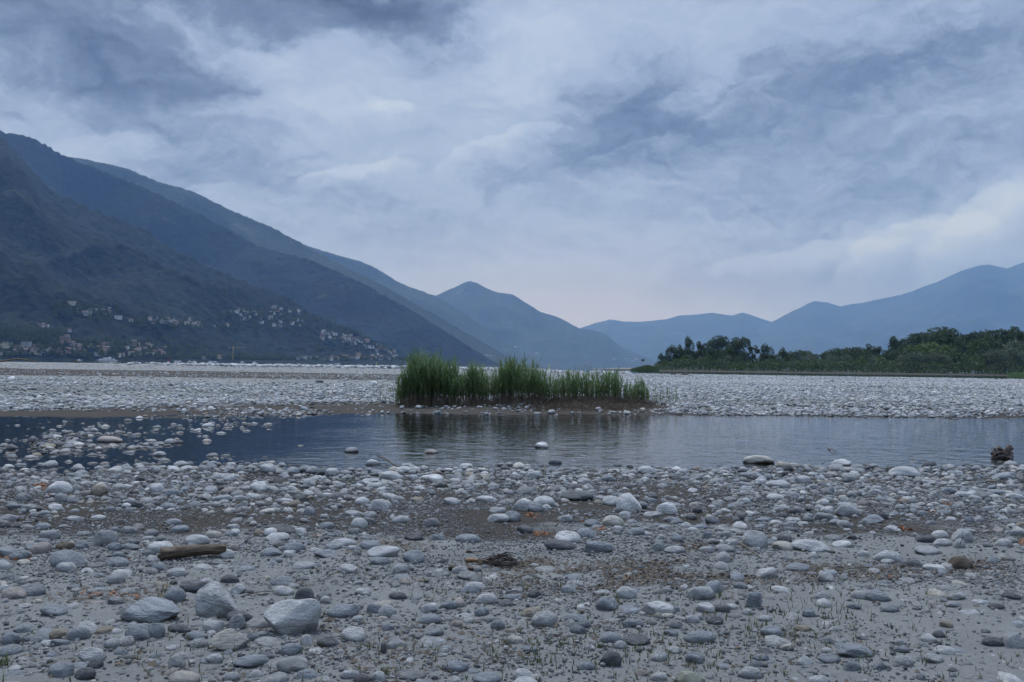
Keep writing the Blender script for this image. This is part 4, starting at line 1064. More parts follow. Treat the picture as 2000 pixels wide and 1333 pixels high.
#PART3
# ------------------------------------------------------------------ reeds on their gravel island
class Strips:
    """collects narrow leaf / stalk ribbons quickly"""
    def __init__(s): s.V = []; s.F = []; s.n = 0
    def ribbon(s, pts, w, side):
        k = len(pts)
        for i in range(k):
            ww = w[i]; s.V.append(pts[i]-side*ww); s.V.append(pts[i]+side*ww)
        for i in range(k-1):
            a = s.n+2*i; s.F.append((a, a+1, a+3, a+2))
        s.n += 2*k
    def build(s, name, m_, parent=None, coll=None):
        me = npmesh(name, np.array(s.V), np.array(s.F), [m_], False); return link_mesh(name, me, parent, coll)
def stalk(r_, base, hgt, lean, leaves, stems, dead, thick=.005, nl=None, droop=1.0, deadf=.32):
    az = r_.uniform(0, 6.283); d = np.array([math.cos(az), math.sin(az), 0])*lean
    side = np.array([math.cos(az+1.57), math.sin(az+1.57), 0.0]); P = []
    K = 6
    for i in range(K):
        t_ = i/(K-1); P.append(base+np.array([0, 0, hgt*t_*(1-.12*lean*t_)])+d*hgt*(.35*t_+.65*t_*t_)*.5)
    cut = 3 if deadf > .2 else 2
    for ax in (np.array([1., 0, 0]), np.array([0, 1., 0])):
        dead.ribbon(P[:cut], [thick]*cut, ax); stems.ribbon(P[cut-1:], list(np.linspace(thick, thick*.25, K-cut+1)), ax)
    nl = nl or r_.randint(11, 15)
    for j in range(nl):
        t_ = deadf+(1.0-deadf)*(j+r_.random())/nl; i = min(int(t_*(K-1)), K-2); f = t_*(K-1)-i; p = P[i]*(1-f)+P[i+1]*f
        a = r_.uniform(0, 6.283); o = np.array([math.cos(a), math.sin(a), 0]); s_ = np.array([-math.sin(a), math.cos(a), 0])
        L = hgt*r_.uniform(.11, .20)*(1.15-.45*t_)*min(1.0, 1.6/hgt+.35); up = r_.uniform(.9, 2.1)*(.75+.6*t_)
        dr = L*r_.uniform(.05, .45)*droop*(1.1-t_)
        q = [p, p+(o*.45+np.array([0, 0, .45*up]))*L*.5, p+(o*.85+np.array([0, 0, .75*up]))*L*.8-np.array([0, 0, dr*.4]), p+(o*1.25+np.array([0, 0, .85*up]))*L-np.array([0, 0, dr*1.6])]
        w = L*.045+.005; leaves.ribbon(q, [w*.6, w, w*.75, w*.08], s_)
def reed_pos(px, off):
    x, y, z = ground_at(px, 797, None); y0 = 36.2; k = 0
    yy = 34.9+off+.0053*(px-CX)+2.1*max(0, min(1, (1060-px)/200)); return (px-CX)/F*yy, yy
def reed_clump(name, label, segs, n, seed, lean=.25, thick=.0055):
    r_ = random.Random(seed); lv, st, dd, lt = Strips(), Strips(), Strips(), Strips()
    cx = sum(s_[0]+s_[1] for s_ in segs)/2/len(segs); bx, by = reed_pos(cx, 1.0); bz = float(ground_h(bx, by))
    tot = sum(s_[4] for s_ in segs)
    for (a, b, h0, h1, wt, dep) in segs:
        for _ in range(int(n*wt/tot)):
            t_ = r_.random(); px = a+(b-a)*t_; off = r_.uniform(0, dep)**1.0
            x, y = reed_pos(px, off); x += r_.gauss(0, .05); z = hq(x, y)
            # heights come in tufts
            hh0 = .87; tuft = hh0+.42*float(fbm(x*2.3, y*1.3, 2, 91)); hh = (h0+(h1-h0)*t_)*tuft*r_.uniform(.62, 1.03)
            stalk(r_, np.array([x-bx, y-by, z-bz-.02]), hh, abs(r_.gauss(0, lean)), lv, st, dd, thick)
            for _ in range(2):      # old broken canes around the foot
                l_ = hh*r_.uniform(.08, .34); a_ = r_.uniform(0, 6.283); tl = r_.uniform(0, .55); p0 = np.array([x-bx+r_.gauss(0, .06), y-by+r_.gauss(0, .08)-.02, z-bz-.02])
                p1 = p0+np.array([math.cos(a_)*tl, math.sin(a_)*tl, 1])*l_; lt.ribbon([p0, (p0+p1)/2+np.array([0, 0, .01]), p1], [.006, .005, .003], np.array([1., 0, 0])); 
    root = empty(name, (bx, by, bz)); tag(root, label, 'reeds', 'reed clumps on the little gravel island')
    lv.build('leaves', M_REED, root); st.build('stems', M_REEDSTEM, root); dd.build('dry_stem_bases', M_DEADREED, root); lt.build('broken_canes', M_DEADREED, root)
    return root
# (px from, px to, height m at each end, weight, depth of the bed m)
reed_clump('reed_clump', 'tallest and densest green reed clump at the left end of the island', [(781, 800, 1.2, 1.6, 1.0, .8), (800, 870, 1.86, 1.86, 6, 2.2), (870, 902, 1.75, 1.4, 2.0, 1.6)], 520, 1, .28)
reed_clump('reed_clump', 'slim green reed tuft between the tallest clump and the gap of pale gravel', [(902, 930, 1.35, 1.45, 1.2, 1.0), (918, 960, 1.5, 1.35, 2.2, 1.3)], 190, 2, .16)
reed_clump('reed_clump', 'second dense reed clump with brown foot in the middle of the island', [(962, 990, 1.35, 1.5, 1.4, 1.2), (985, 1060, 1.62, 1.5, 4.2, 1.9), (1060, 1095, 1.3, 1.2, 1.4, 1.5)], 400, 3, .25)
reed_clump('reed_clump', 'thin row of shorter reeds with one tall tuft on the brown bank', [(1095, 1130, 1.2, 1.15, 1.6, 1.4), (1131, 1146, 1.6, 1.5, .42, .6), (1146, 1210, 1.36, 1.26, 2.4, 1.2), (1210, 1266, 1.2, .8, 1.8, 1.0)], 360, 4, .10)
def bank():
    """brown mat of dead canes and roots over the right part of the island"""
    r_ = random.Random(8); s_ = Strips(); bx, by = reed_pos(1140, .2); bz = float(ground_h(bx, by))
    for _ in range(4600):
        px = r_.triangular(975, 1300, 1190); off = r_.uniform(-1.25, 1.1); x, y = reed_pos(px, off); z = max(hq(x, y), 0)
        hm = (.20 if px > 1060 else .14)*max(.1, 1-((px-1165)/150)**2*.75)*max(0.15, 1-((off+.1)/1.25)**2)
        l_ = r_.uniform(.10, .34); a_ = r_.uniform(0, 6.283); up = r_.uniform(-.3, 1.0)
        p0 = np.array([x-bx, y-by, z-bz+hm*r_.random()]); dv = np.array([math.cos(a_), math.sin(a_)*.6, up])*l_
        s_.ribbon([p0, p0+dv*.5+np.array([0, 0, .02]), p0+dv], [.007, .006, .003], np.array([0, 0, 1.]) if r_.random() < .5 else np.array([1., 0, 0]))
    o = s_.build('dead_reed_mat', M_LITTER); o.location = (bx, by, bz)
    tag(o, 'brown mat of dead canes and roots covering the island bank', kind='stuff')
    # dark peaty bank under the mat
    nx, ny = 90, 14; V = []
    for i in range(nx):
        for j in range(ny):
            px = 1040+(1305-1040)*i/(nx-1); off = -1.45+2.9*j/(ny-1); x, y = reed_pos(px, off); z = hq(x, y)
            e = max(0, 1-((px-1175)/128)**2)*max(0, 1-(off/1.4)**2); V.append((x, y, z-.04+.20*e**.7*(1+.5*float(fbm(x*3, y*3, 3, 66)))))
    me = npmesh('peat_bank', np.array(V), gridq(nx, ny), [simple('dark_peat', (.045, .034, .025), .95, .5, 8)]); o = link_mesh('peat_bank', me); tag(o, 'low dark bank of roots under the reeds', kind='structure')
bank()
r_ = random.Random(21); lv, st, dd = Strips(), Strips(), Strips()
for _ in range(70):
    px = r_.choice([r_.uniform(742, 790), r_.uniform(1265, 1325), r_.uniform(775, 790)]); x, y = reed_pos(px, r_.uniform(-.2, 4)); z = hq(x, y)
    stalk(r_, np.array([x, y, z]), r_.uniform(.3, .8), .15, lv, st, dd, .004, nl=7, deadf=.1)
o = lv.build('reed_sprouts', M_REED); tag(o, 'scattered young reed sprouts at both ends of the island', kind='stuff')
o = st.build('reed_sprout_stems', M_REEDSTEM); tag(o, 'thin stems of the scattered reed sprouts', kind='stuff')

# ------------------------------------------------------------------ grass, litter, twigs on the near shore
def near_pt(px, py): x, y, z = ground_at(px, py); return x, y, hq(x, y)
def grass():
    r_ = random.Random(31); s_ = Strips()
    spots = [(1180, 1260, 220, 60, 300), (1000, 1150, 200, 30, 160), (1250, 1290, 300, 60, 320), (1480, 1190, 200, 60, 280), (1700, 1200, 160, 60, 160), (1540, 1240, 90, 40, 160), (330, 1290, 400, 60, 90), (560, 1250, 300, 70, 110), (780, 1320, 30, 5, 50), (8, 1300, 12, 14, 60), (1380, 1166, 30, 6, 80), (1190, 1176, 20, 8, 50), (1850, 1290, 200, 50, 110), (900, 1280, 200, 60, 120), (575, 1178, 20, 6, 20), (316, 1160, 10, 16, 24)]
    for (cx, cy, sx, sy, n_) in spots:
        for _ in range(int(n_*.6)):
            px, py = cx+r_.uniform(-1, 1)*sx, min(cy+r_.gauss(0, .5)*sy, 1333); x, y, z = near_pt(px, py); b = np.array([x, y, z-.004])
            for k in range(r_.randint(1, 4)):
                a_ = r_.uniform(0, 6.283); h_ = r_.uniform(.015, .055)*(1.6 if r_.random() < .08 else 1); tl = r_.uniform(.1, .6); dv = np.array([math.cos(a_)*tl, math.sin(a_)*tl, 1.0])*h_
                s_.ribbon([b, b+dv*.55, b+dv+np.array([math.cos(a_), math.sin(a_), -.3])*h_*.25], [.0022, .0016, .0003], np.array([-math.sin(a_), math.cos(a_), 0]))
    o = s_.build('grass', M_GRASS); tag(o, 'sparse green grass sprigs growing in the sand', kind='stuff')
grass()
def litter():
    r_ = random.Random(41); s_ = Strips()
    zones = [(1300, 1118, 330, 22, 5200, 1), (1700, 1118, 300, 22, 2600, 1), (1000, 1100, 110, 14, 1500, .8), (760, 1068, 110, 16, 900, .5), (1150, 1135, 320, 26, 2200, .8), (300, 1160, 330, 24, 1300, .6), (580, 1155, 200, 20, 900, .6), (1360, 1068, 60, 10, 600, .8), (1000, 1240, 1000, 90, 3800, .45), (1900, 1105, 100, 12, 700, .9), (1000, 1010, 1000, 70, 1500, .4), (700, 1300, 700, 40, 900, .4)]
    for (cx, cy, sx, sy, n_, k_) in zones:
        for _ in range(n_):
            px, py = cx+r_.triangular(-1, 1, 0)*sx, min(cy+r_.gauss(0, .6)*sy, 1336); x, y, z = near_pt(px, py)
            if float(fbm(x*2.2, y*2.2, 2, 44)) < -.12: continue
            L = r_.uniform(.006, .035)*(1.8 if r_.random() < .05 else 1); a_ = r_.uniform(0, 6.283); w = r_.uniform(.0012, .0035) if r_.random() < .6 else L*r_.uniform(.2, .4)
            up = r_.uniform(-.1, .45)*k_; dv = np.array([math.cos(a_), math.sin(a_), up])*L; p0 = np.array([x, y, z+r_.uniform(0, .006)])
            s_.ribbon([p0, p0+dv*.5+np.array([0, 0, L*.15]), p0+dv], [w*.6, w, w*.3], np.array([-math.sin(a_), math.cos(a_), r_.uniform(-.6, .6)]))
    o = s_.build('leaf_litter', M_LITTER); tag(o, 'dark drift of dead leaf fragments and twigs on the sand', kind='stuff')
    s_ = Strips()
    for (cx, cy, sx, sy, n_) in [(80, 950, 12, 10, 90), (1038, 1008, 12, 4, 22), (1058, 1045, 16, 4, 26), (1172, 1034, 12, 4, 24), (1850, 985, 12, 4, 24), (1822, 1000, 14, 3, 30), (1760, 1035, 26, 4, 30), (1757, 978, 10, 3, 16), (1994, 1060, 6, 4, 14), (20, 1090, 60, 12, 50), (1226, 1131, 4, 2, 6), (1737, 1131, 5, 2, 6), (680, 1118, 14, 3, 14), (740, 1062, 14, 3, 10), (620, 1048, 8, 3, 6), (1140, 1020, 8, 2, 6), (200, 1165, 60, 8, 14), (220,1100,40,5,12)]:
        for _ in range(n_):
            x, y, z = near_pt(cx+r_.gauss(0, .6)*sx, cy+r_.gauss(0, .6)*sy); a_ = r_.uniform(0, 6.283); L = r_.uniform(.02, .05); dv = np.array([math.cos(a_), math.sin(a_), r_.uniform(0, .6)])*L; p0 = np.array([x, y, z+.004])
            s_.ribbon([p0, p0+dv*.35+np.array([0, 0, .006]), p0+dv*.7+np.array([0, 0, .004]), p0+dv], [.001, L*.28, L*.22, .001], np.array([-math.sin(a_), math.cos(a_), r_.uniform(-.5, .5)]))
    o = s_.build('dead_leaves', M_RUST); tag(o, 'rust-coloured dead leaves caught between the stones', kind='stuff')
litter()
def twig(label, pts, rad, m_=M_WOOD, name='twig', zoff=.008, seed=0):
    P = []
    for (px, py, h_) in pts:
        x, y, z = near_pt(px, py); P.append((x, y, max(z, 0)+h_+zoff))
    o_ = Vector(P[0]); o = MB().tube([Vector(p)-o_ for p in P], [rad*(1-.6*i/(len(P)-1)) for i in range(len(P))], 6, 0, .15, seed).build(name, m_, smooth=True); o.location = o_
    return tag(o, label, 'twig' if name == 'twig' else 'branch')
twig('thin pale stick standing upright in the litter patch', [(1185, 1143, 0), (1190, 1141, .05), (1196, 1140, .105)], .0035, M_DEADREED)
twig('pale bent twig beside the big egg-shaped boulder', [(1446, 1068, .02), (1462, 1078, .02), (1475, 1086, .01), (1486, 1092, .0)], .007, M_DEADREED)
twig('dark forked twig sticking out of the pond', [(1618, 880, .0), (1625, 884, .03), (1634, 888, .01)], .012)
twig('dark branch lying at the waterline left of centre', [(738, 902, .06), (752, 908, .07), (770, 915, .02), (786, 918, .0)], .014)
twig('thin dark twig on top of the brown upright slab', [(1875, 1100, .14), (1881, 1100, .19), (1879, 1100, .23)], .004)
twig('thin root-like twig curving behind the tilted pale wedge', [(470, 1172, .01), (500, 1166, .02), (535, 1160, .01), (570, 1155, 0)], .004)
twig('long thin dark twig on the litter patch below the debris heap', [(1005, 1132, .0), (1030, 1128, .012), (1060, 1133, .0)], .005)

def log_mesh(L, r0, r1, n, k, seed, hollow=True):
    rr = random.Random(seed); mb = MB(); V = []; 
    for i in range(k):
        t_ = i/(k-1); x = (t_-.5)*L; rad = r0+(r1-r0)*t_
        for j in range(n):
            a = 2*math.pi*j/n; q = rad*(1+.16*float(fbm(x*9+seed, a*1.2, 2, seed))+.07*math.sin(3*a+x*6)+.10*float(fbm(x*30, a*4, 2, seed+1)))
            xx = x+(.05*L*float(fbm(a*1.5, 3.3*i, 2, seed+2)) if i in (0, k-1) else 0)
            V.append((xx, math.cos(a)*q, math.sin(a)*q*.85+.02*L*math.sin(t_*3)))
    Fq = [[i*n+j, i*n+(j+1) % n, (i+1)*n+(j+1) % n, (i+1)*n+j] for i in range(k-1) for j in range(n)]
    b = len(V)
    for e, sgn in ((0, 1), ((k-1)*n, -1)):
        c_ = Vector(V[e])*0+sum((Vector(V[e+j]) for j in range(n)), Vector())/n; c_.x += sgn*.02*L; V.append(tuple(c_)); ci = len(V)-1
        for j in range(n): Fq.append([e+j, e+(j+1) % n, ci] if sgn < 0 else [e+(j+1) % n, e+j, ci])
    return V, Fq
def log(name, label, px, py, wpx, hpx, rz, seed, taper=.8, cat='log', m_=None, lift=.42):
    x, y, z = near_pt(px, py); s_ = y/F; L = wpx*s_; r_0 = hpx*s_*.5
    V, Fq = log_mesh(L, r_0, r_0*taper, 18, 22, seed); o = pydata(name, V, Fq, [m_ or M_WOOD], True); o.location = (x, y+r_0, z+r_0*2*lift); o.rotation_euler = (0, 0, rz)
    return tag(o, label, cat)
log('driftwood_log', 'weathered brown driftwood log with broken ends lying among the stones', 372, 1093, 122, 29, math.radians(30), 3)
log('driftwood_piece', 'short brown piece of driftwood below the debris heap', 900, 1117, 48, 13, math.radians(-6), 5, .6, 'driftwood')
log('driftwood_piece', 'flat orange-brown chip of bark left of the debris heap', 930, 1101, 44, 10, math.radians(-14), 6, .5, 'driftwood', simple('orange_bark', (.20, .115, .06), .85, .4, 20))

def lumpy(name, label, cat, parts, m_, loc, seed, amp=.28, f=2.2, parent=None):
    """gnarled body made from overlapping noisy lumps, fused into one mesh"""
    V = []; Fs = []; n_ = 0
    for i, (c_, s_) in enumerate(parts):
        v, f_ = ICO[3]; v = v*(1+amp*n3(v, f, seed+i*5, 3)[:, None]*1.6); v = v*np.array(s_)+np.array(c_); V.append(v); Fs.append(f_+n_); n_ += len(v)
    me = npmesh(name, np.concatenate(V), np.concatenate(Fs), [m_]); o = link_mesh(name, me)
    o.location = loc; md = o.modifiers.new('fuse', 'REMESH'); md.mode = 'VOXEL'; md.voxel_size = max(parts[0][1])/16; md.use_smooth_shade = True
    return tag(o, label, cat)
x, y, z = near_pt(1958, 897); z = max(z, 0)
st_ = lumpy('root_stump', 'gnarled dark tree root stump standing in the water\'s edge at far right', 'stump',
    [((-.06, 0, .11), (.17, .14, .13)), ((-.10, 0, .24), (.08, .07, .06)), ((.12, .02, .12), (.12, .11, .14)), ((.15, .02, .25), (.08, .08, .08)), ((-.18, -.02, .05), (.07, .06, .06)), ((.04, -.06, .05), (.12, .08, .07))], M_ROOT, (x, y, z-.02), 9, .4, 3.0); st_.scale = (.84, .84, .78)
# debris heap of roots and twigs
x, y, z = near_pt(978, 1106); dr = random.Random(55); hb_ = MB()
for i in range(150):
    a_ = dr.uniform(-.5, .5)+(math.pi if dr.random() < .5 else 0); L = dr.uniform(.03, .13); px_, py_ = dr.gauss(0, .055), dr.gauss(0, .04); hz_ = max(.0, .075-abs(px_)*.5)*dr.random()
    b = Vector((px_, py_, .006+hz_)); dv = Vector((math.cos(a_), math.sin(a_)*.5, dr.uniform(-.2, .15)))*L; q = dr.uniform(.002, .006)
    mid = b+dv*.5+Vector((0, 0, dr.uniform(0, .02))); e_ = b+dv; e_.z = max(e_.z, .003); hb_.tube([b, mid, e_], [q, q*.9, q*.4], 5, 0, .2, i)
o = hb_.build('debris_heap', M_ROOT, smooth=True); o.scale = (.85, .85, 1.1); o.location = (x, y, z); tag(o, 'small heap of tangled roots and twigs on the centre sand', 'debris heap', kind='thing')
for q in ((-.035, .0, .04, .03), (.01, .01, .02, .05)):
    pass

# ------------------------------------------------------------------ driftwood and bits far out on the flats
def at_far(px, py, dist):
    x = (px-CX)/F*dist; return x, dist
x, y = at_far(36, 715, 270); z = hq(x, y)
mb = MB(); pts = [(-6.5, 0, .25), (-4, .3, .35), (-1.5, 0, .85), (1, -.2, .95), (3.4, 0, .5), (5.4, .2, .12)]
mb.tube(pts, [.28, .26, .24, .20, .14, .06], 8, 0, .15, 2); mb.tube([(.6, -.2, .9), (2.6, .3, .95), (4.2, .5, .6)], [.13, .1, .05], 6, 0, .1, 3)
o = mb.build('driftwood_branch', M_WOOD, smooth=True); o.location = (x, y, z+.02); tag(o, 'long bowed driftwood branch on pale sand at the far left edge', 'branch')
x, y = at_far(150, 710, 300); z = hq(x, y); lumpy('wood_stump', 'tiny dark stump on the pale sand in front of the left village', 'stump', [((0, 0, .25), (.75, .4, .3)), ((-.1, 0, .7), (.35, .3, .3)), ((.8, 0, .15), (.5, .3, .18))], M_ROOT, (x, y, z), 19)
x, y = at_far(1326, 733, 165); z = hq(x, y); mb = MB()
for (a, b, c_, d_) in (((-1.3, 0, 0), (-.7, 0, .55), (-.2, 0, .62), .13), ((-.9, .2, 0), (-.4, .1, .4), (.2, 0, .5), .12), ((.3, 0, .12), (1.3, .1, .2), (2.4, .2, .1), .10), ((.6, 0, .08), (1.2, -.2, .42), (1.7, -.3, .5), .06)):
    mb.tube([a, b, c_], [d_, d_*.9, d_*.5], 7, 0, .2, int(d_*100))
o = mb.build('driftwood_snag', M_WOOD, smooth=True); o.location = (x, y, z); tag(o, 'dark driftwood snag with raised ends on the gravel bar near the trees', 'driftwood')
for (px, py, dist, lab) in ((566, 716, 300, 'dark flat snag among the white stones by the lake, left of the reeds'), (885, 764, 60, 'dark boulder hidden behind the reeds'), (625, 742, 66, 'dark-sided boulder on the gravel left of the reeds'), (730, 742, 64, 'largest white boulder on the gravel just left of the reeds')):
    if 'hidden' in lab: continue
    x, y = at_far(px, py, dist); z = hq(x, y); k_, me = PROTO_HI[(int(px)) % 12]; o = link_mesh('boulder', me); s_ = .26 if dist < 100 else .8
    o.scale = (s_*1.1, s_*.8, s_*.55); o.location = (x, y, z+s_*.3); o.color = (*TONES['w' if 'white' in lab and 'largest' in lab else 'd'], .2); tag(o, lab, 'boulder')

# ------------------------------------------------------------------ things on the lake
M_WHITE = simple('white_paint', (.72, .72, .70), .5, .05, 1); M_RED = simple('red_paint', (.42, .03, .05), .5, .05, 1); M_YEL = simple('yellow_paint', (.62, .58, .05), .5, .05, 1)
M_DARKGLASS = simple('dark_glass', (.03, .035, .04), .15, .1, 1); M_STEEL = simple('weathered_steel', (.30, .30, .28), .6, .1, 1); M_CRANE = simple('crane_paint', (.42, .30, .12), .6, .1, 1)
def lake_pt(px, dist): return Vector(((px-CX)/F*dist, dist, 0))
def hull(L, W, H, mats, name, parent, bow=.3):
    V = []; xs = [-.5, -.46, -.2, .15, .36, .46, .5]; ws = [.8, .95, 1, 1, .62, .25, .02]
    for x_, w_ in zip(xs, ws):
        r_ = .12*H*max(0, x_)*4*bow
        for yy, zz in ((-.75*w_, -.2), (-w_, .5), (-w_, 1.0+r_/H), (w_, 1.0+r_/H), (w_, .5), (.75*w_, -.2)): V.append((x_*L, yy*W/2, zz*H))
    Fq = [[i*6+j, (i+1)*6+j, (i+1)*6+(j+1) % 6, i*6+(j+1) % 6] for i in range(len(xs)-1) for j in range(6)]; Fq += [[0, 1, 2, 3, 4, 5], [36+5, 36+4, 36+3, 36+2, 36+1, 36]]
    return pydata(name, V, Fq, mats, False, parent)
p = lake_pt(211, 1760); root = empty('ferry', p, math.radians(4)); tag(root, 'white passenger ferry moored before the left lakeside village', 'ferry')
hull(34, 7, 2.2, [M_WHITE], 'hull', root); MB().box((-1, 0, 3.3), (24, 6, 2.0)).build('lower_deck', M_WHITE, root); MB().box((-.5, 0, 3.4), (20, 6.1, .8)).build('window_band', M_DARKGLASS, root)
MB().box((-1, 0, 5.2), (12, 5, 1.7)).build('upper_deck', M_WHITE, root); MB().box((4.0, 0, 6.6), (3.4, 3.6, 1.2)).build('wheelhouse', M_WHITE, root); MB().tube([(1, 0, 7), (1, 0, 10)], [.12, .06], 6).build('mast', M_STEEL, root)
p = lake_pt(660, 1500); root = empty('motorboat', p, math.radians(172)); tag(root, 'small white motorboat speeding across the lake left of the reeds', 'boat')
hull(9, 2.8, 1.0, [M_WHITE], 'hull', root); MB().box((-.3, 0, 1.55), (3.0, 2.0, 1.1)).build('cabin', M_WHITE, root); MB().box((.2, 0, 1.7), (2.2, 2.05, .45)).build('window', M_DARKGLASS, root)
wk = []
for i in range(16): a = i/15; wk += [(4+a*26, -1.0-a*1.6, .05+.16*(1-a)*(i % 2)), (4+a*26, 1.0+a*1.6, .05+.16*(1-a)*((i+1) % 2))]
pydata('wake', wk, [[2*i, 2*i+1, 2*i+3, 2*i+2] for i in range(15)], [simple('foam', (.75, .77, .78), .9, .1, 1)], False, root)
def buoy(px, dist, H, m_, lab, top):
    root = empty('buoy', lake_pt(px, dist)); tag(root, lab, 'buoy')
    MB().tube([(0, 0, -.3), (0, 0, .1), (0, 0, .45)], [.5*H/2.4, .62*H/2.4, .5*H/2.4], 14).build('float', m_, root, True)
    MB().tube([(0, 0, .4), (0, 0, H)], [.26*H/2.4, .18*H/2.4], 12).build('post', m_, root, True)
    if top == 'x':
        t_ = MB(); t_.tube([(-.4, 0, H-.1), (.4, 0, H+.6)], [.08, .08], 6); t_.tube([(.4, 0, H-.1), (-.4, 0, H+.6)], [.08, .08], 6); t_.build('topmark', m_, root)
    else: MB().tube([(0, 0, H), (0, 0, H+.25)], [.25, .22], 12).build('topmark', m_, root, True)
buoy(330, 520, 2.3, M_RED, 'red buoy on the lake off the left village', 'c'); buoy(736, 560, 1.7, M_YEL, 'yellow buoy with a cross top left of the reeds', 'x'); buoy(1073, 620, 2.2, M_YEL, 'yellow buoy half hidden behind the reed tops', 'c')
# moored small boats along the far shore
hb0 = None
for i, (px, kx) in enumerate(((156, 1), (345, 1), (352, 1), (372, 1), (381, 1), (412, 1), (421, 1), (474, 1), (498, 1))):
    p = lake_pt(px, 1800+i*8); root = empty('moored_boat', p, R.uniform(-.5, .5)); tag(root, ['tiny white boat moored just left of the white ferry', 'tiny white boat moored right of the lakeside village', 'second tiny white boat moored right of the lakeside village', 'tiny white boat moored between village and crane, left of a pair', 'tiny white boat moored between village and crane, right of its neighbour', 'tiny white boat moored left of the tower crane', 'tiny white boat moored nearest the left side of the tower crane', 'tiny white boat moored just right of the tower crane', 'tiny white boat moored farther right of the tower crane'][i], 'boat', 'white boats moored along the far shore')
    if hb0 is None: a_ = hull(9, 3, 1.3, [M_WHITE], 'hull', root); b_ = MB().box((-.6, 0, 1.8), (3.6, 2.2, 1.2)).build('cabin', M_WHITE, root); hb0 = (a_, b_)
    else:
        for q in hb0: c_ = q.copy(); COL.objects.link(c_); c_.parent = root
# sign post on the spit
p = lake_pt(1256, 430); z = max(float(ground_h(p.x, p.y)), .2); root = empty('marker_post', (p.x, p.y, z-.2)); tag(root, 'lone post with a dark top on the spit left of the trees', 'post')
MB().tube([(0, 0, 0), (0, 0, 4.4)], [.09, .08], 8).build('post', M_STEEL, root, True); mbx = MB(); mbx.box((0, 0, 4.6), (1.5, .3, .75)); mbx.box((.35, .02, 5.1), (.7, .28, .25)); mbx.build('top_box', M_ROOT, root)

# ------------------------------------------------------------------ villages
WALLS = {'white': (.60, .60, .57), 'cream': (.52, .47, .36), 'grey': (.34, .34, .34), 'pink': (.44, .28, .25), 'brown': (.25, .19, .15)}
MW = {k: simple(k+'_house_wall', v, .85, .06, .2) for k, v in WALLS.items()}
MRF = {'brown': simple('brown_roof', (.14, .10, .085), .9, .2, .4), 'grey': simple('grey_roof', (.22, .22, .23), .9, .15, .4)}
def house_mesh(w, d, h, roof, wall, rcol, storeys):
    mb = MB(); mb.box((0, 0, h/2-2), (w, d, h+4), 0, 0)
    if roof:
        e = .5; rh = d*.28; x0, x1, y0 = w/2+e, -w/2-e, d/2+e
        a = [(x1, -y0, h), (x0, -y0, h), (x0, 0, h+rh), (x1, 0, h+rh), (x1, y0, h), (x0, y0, h)]
        b = len(mb.v); mb.v += a+[(p_[0], p_[1], p_[2]-.35) for p_ in a]
        for q in ((0, 1, 2, 3), (3, 2, 5, 4), (7, 6, 9, 8), (8, 9, 10, 11), (0, 6, 7, 1), (4, 5, 11, 10), (0, 3, 9, 6), (3, 4, 10, 9), (1, 7, 8, 2), (2, 8, 11, 5)): mb.f.append([b+i for i in q]); mb.m.append(1)
        for sx in (x0-e, x1+e): mb.face([(sx, -d/2, h), (sx, d/2, h), (sx, 0, h+rh-.4)], 0)
    else: mb.box((0, 0, h+.25), (w+.8, d+.8, .5), 0, 1)
    for s_ in range(storeys):
        zc_ = (s_+.55)*h/storeys; n_ = max(2, int(w/3.6))
        for i in range(n_):
            xx = -w/2+(i+.5)*w/n_; mb.box((xx, -d/2-.02, zc_), (1.5, .16, 1.5), 0, 2)
    me = bpy.data.meshes.new('house'); me.from_pydata(mb.v, [], mb.f); me.polygons.foreach_set('material_index', mb.m)
    for m_ in (MW[wall], MRF[rcol], M_DARKGLASS): me.materials.append(m_)
    me.update(); return me
HP = []
for wall in WALLS:
    for (w, d, h, rf, st__) in ((11, 9, 6.5, True, 2), (15, 10, 9, True, 3), (20, 11, 9, False, 3)):
        HP.append((wall, 'long flat-roofed' if not rf else ('small gabled' if w == 11 else 'tall gabled'), house_mesh(w, d, h, rf, wall, 'brown' if wall != 'white' or rf else 'grey', st__)))
vr = random.Random(77)
def village(key, n_, poly, place, group, big=1.0, whites=.5, sc=1.0):
    """scatter houses over patches (px centre, py centre, half width, half height, weight)"""
    tot = sum(q[4] for q in poly)
    for q in poly:
        for _ in range(int(round(n_*q[4]/tot))):
            px, py = q[0]+vr.uniform(-1, 1)*q[2], q[1]+vr.uniform(-1, 1)*q[3]; py += q[5]*(px-q[0]) if len(q) > 5 else 0
            p_, t_ = on_slope(key, px, py)
            cands = [h_ for h_ in HP if (h_[0] == 'white') == (vr.random() < whites)] or HP
            wall, form, me = vr.choice([h_ for h_ in cands if h_[0] != 'pink' or vr.random() < .3] or cands); o = link_mesh('house', me); s_ = vr.uniform(.45, .9)*sc; o.scale = (s_, s_, s_*.95); o.location = p_+Vector((0, 0, .5*s_)); o.rotation_euler = (0, 0, vr.uniform(-.5, .5)-p_.x/p_.y*.6)
            xs_t = ('left end', 'middle', 'right end')[min(2, max(0, int((px-q[0]+q[2])/(2*q[2])*3)))]; ys_t = 'upper' if py < q[1] else 'lower'
            tag(o, f'{form} {wall} house, {ys_t} {xs_t} of its row, {place}', 'house', group)
village(L1, 92, [(60, 684, 60, 14, 3), (160, 682, 55, 12, 2.4), (215, 688, 60, 9, 2), (290, 682, 36, 10, 1.6), (125, 664, 40, 6, .45), (40, 693, 50, 3, 1), (280, 696, 50, 3, .9), (120, 694, 40, 4, 1)], "lakeside village at far left", 'houses of the lakeside village at far left', 1, .36)
village(L1, 5, [(84, 641, 14, 3, 1)], "woods above lakeside village", 'houses in the woods above the lakeside village', 1, .9)
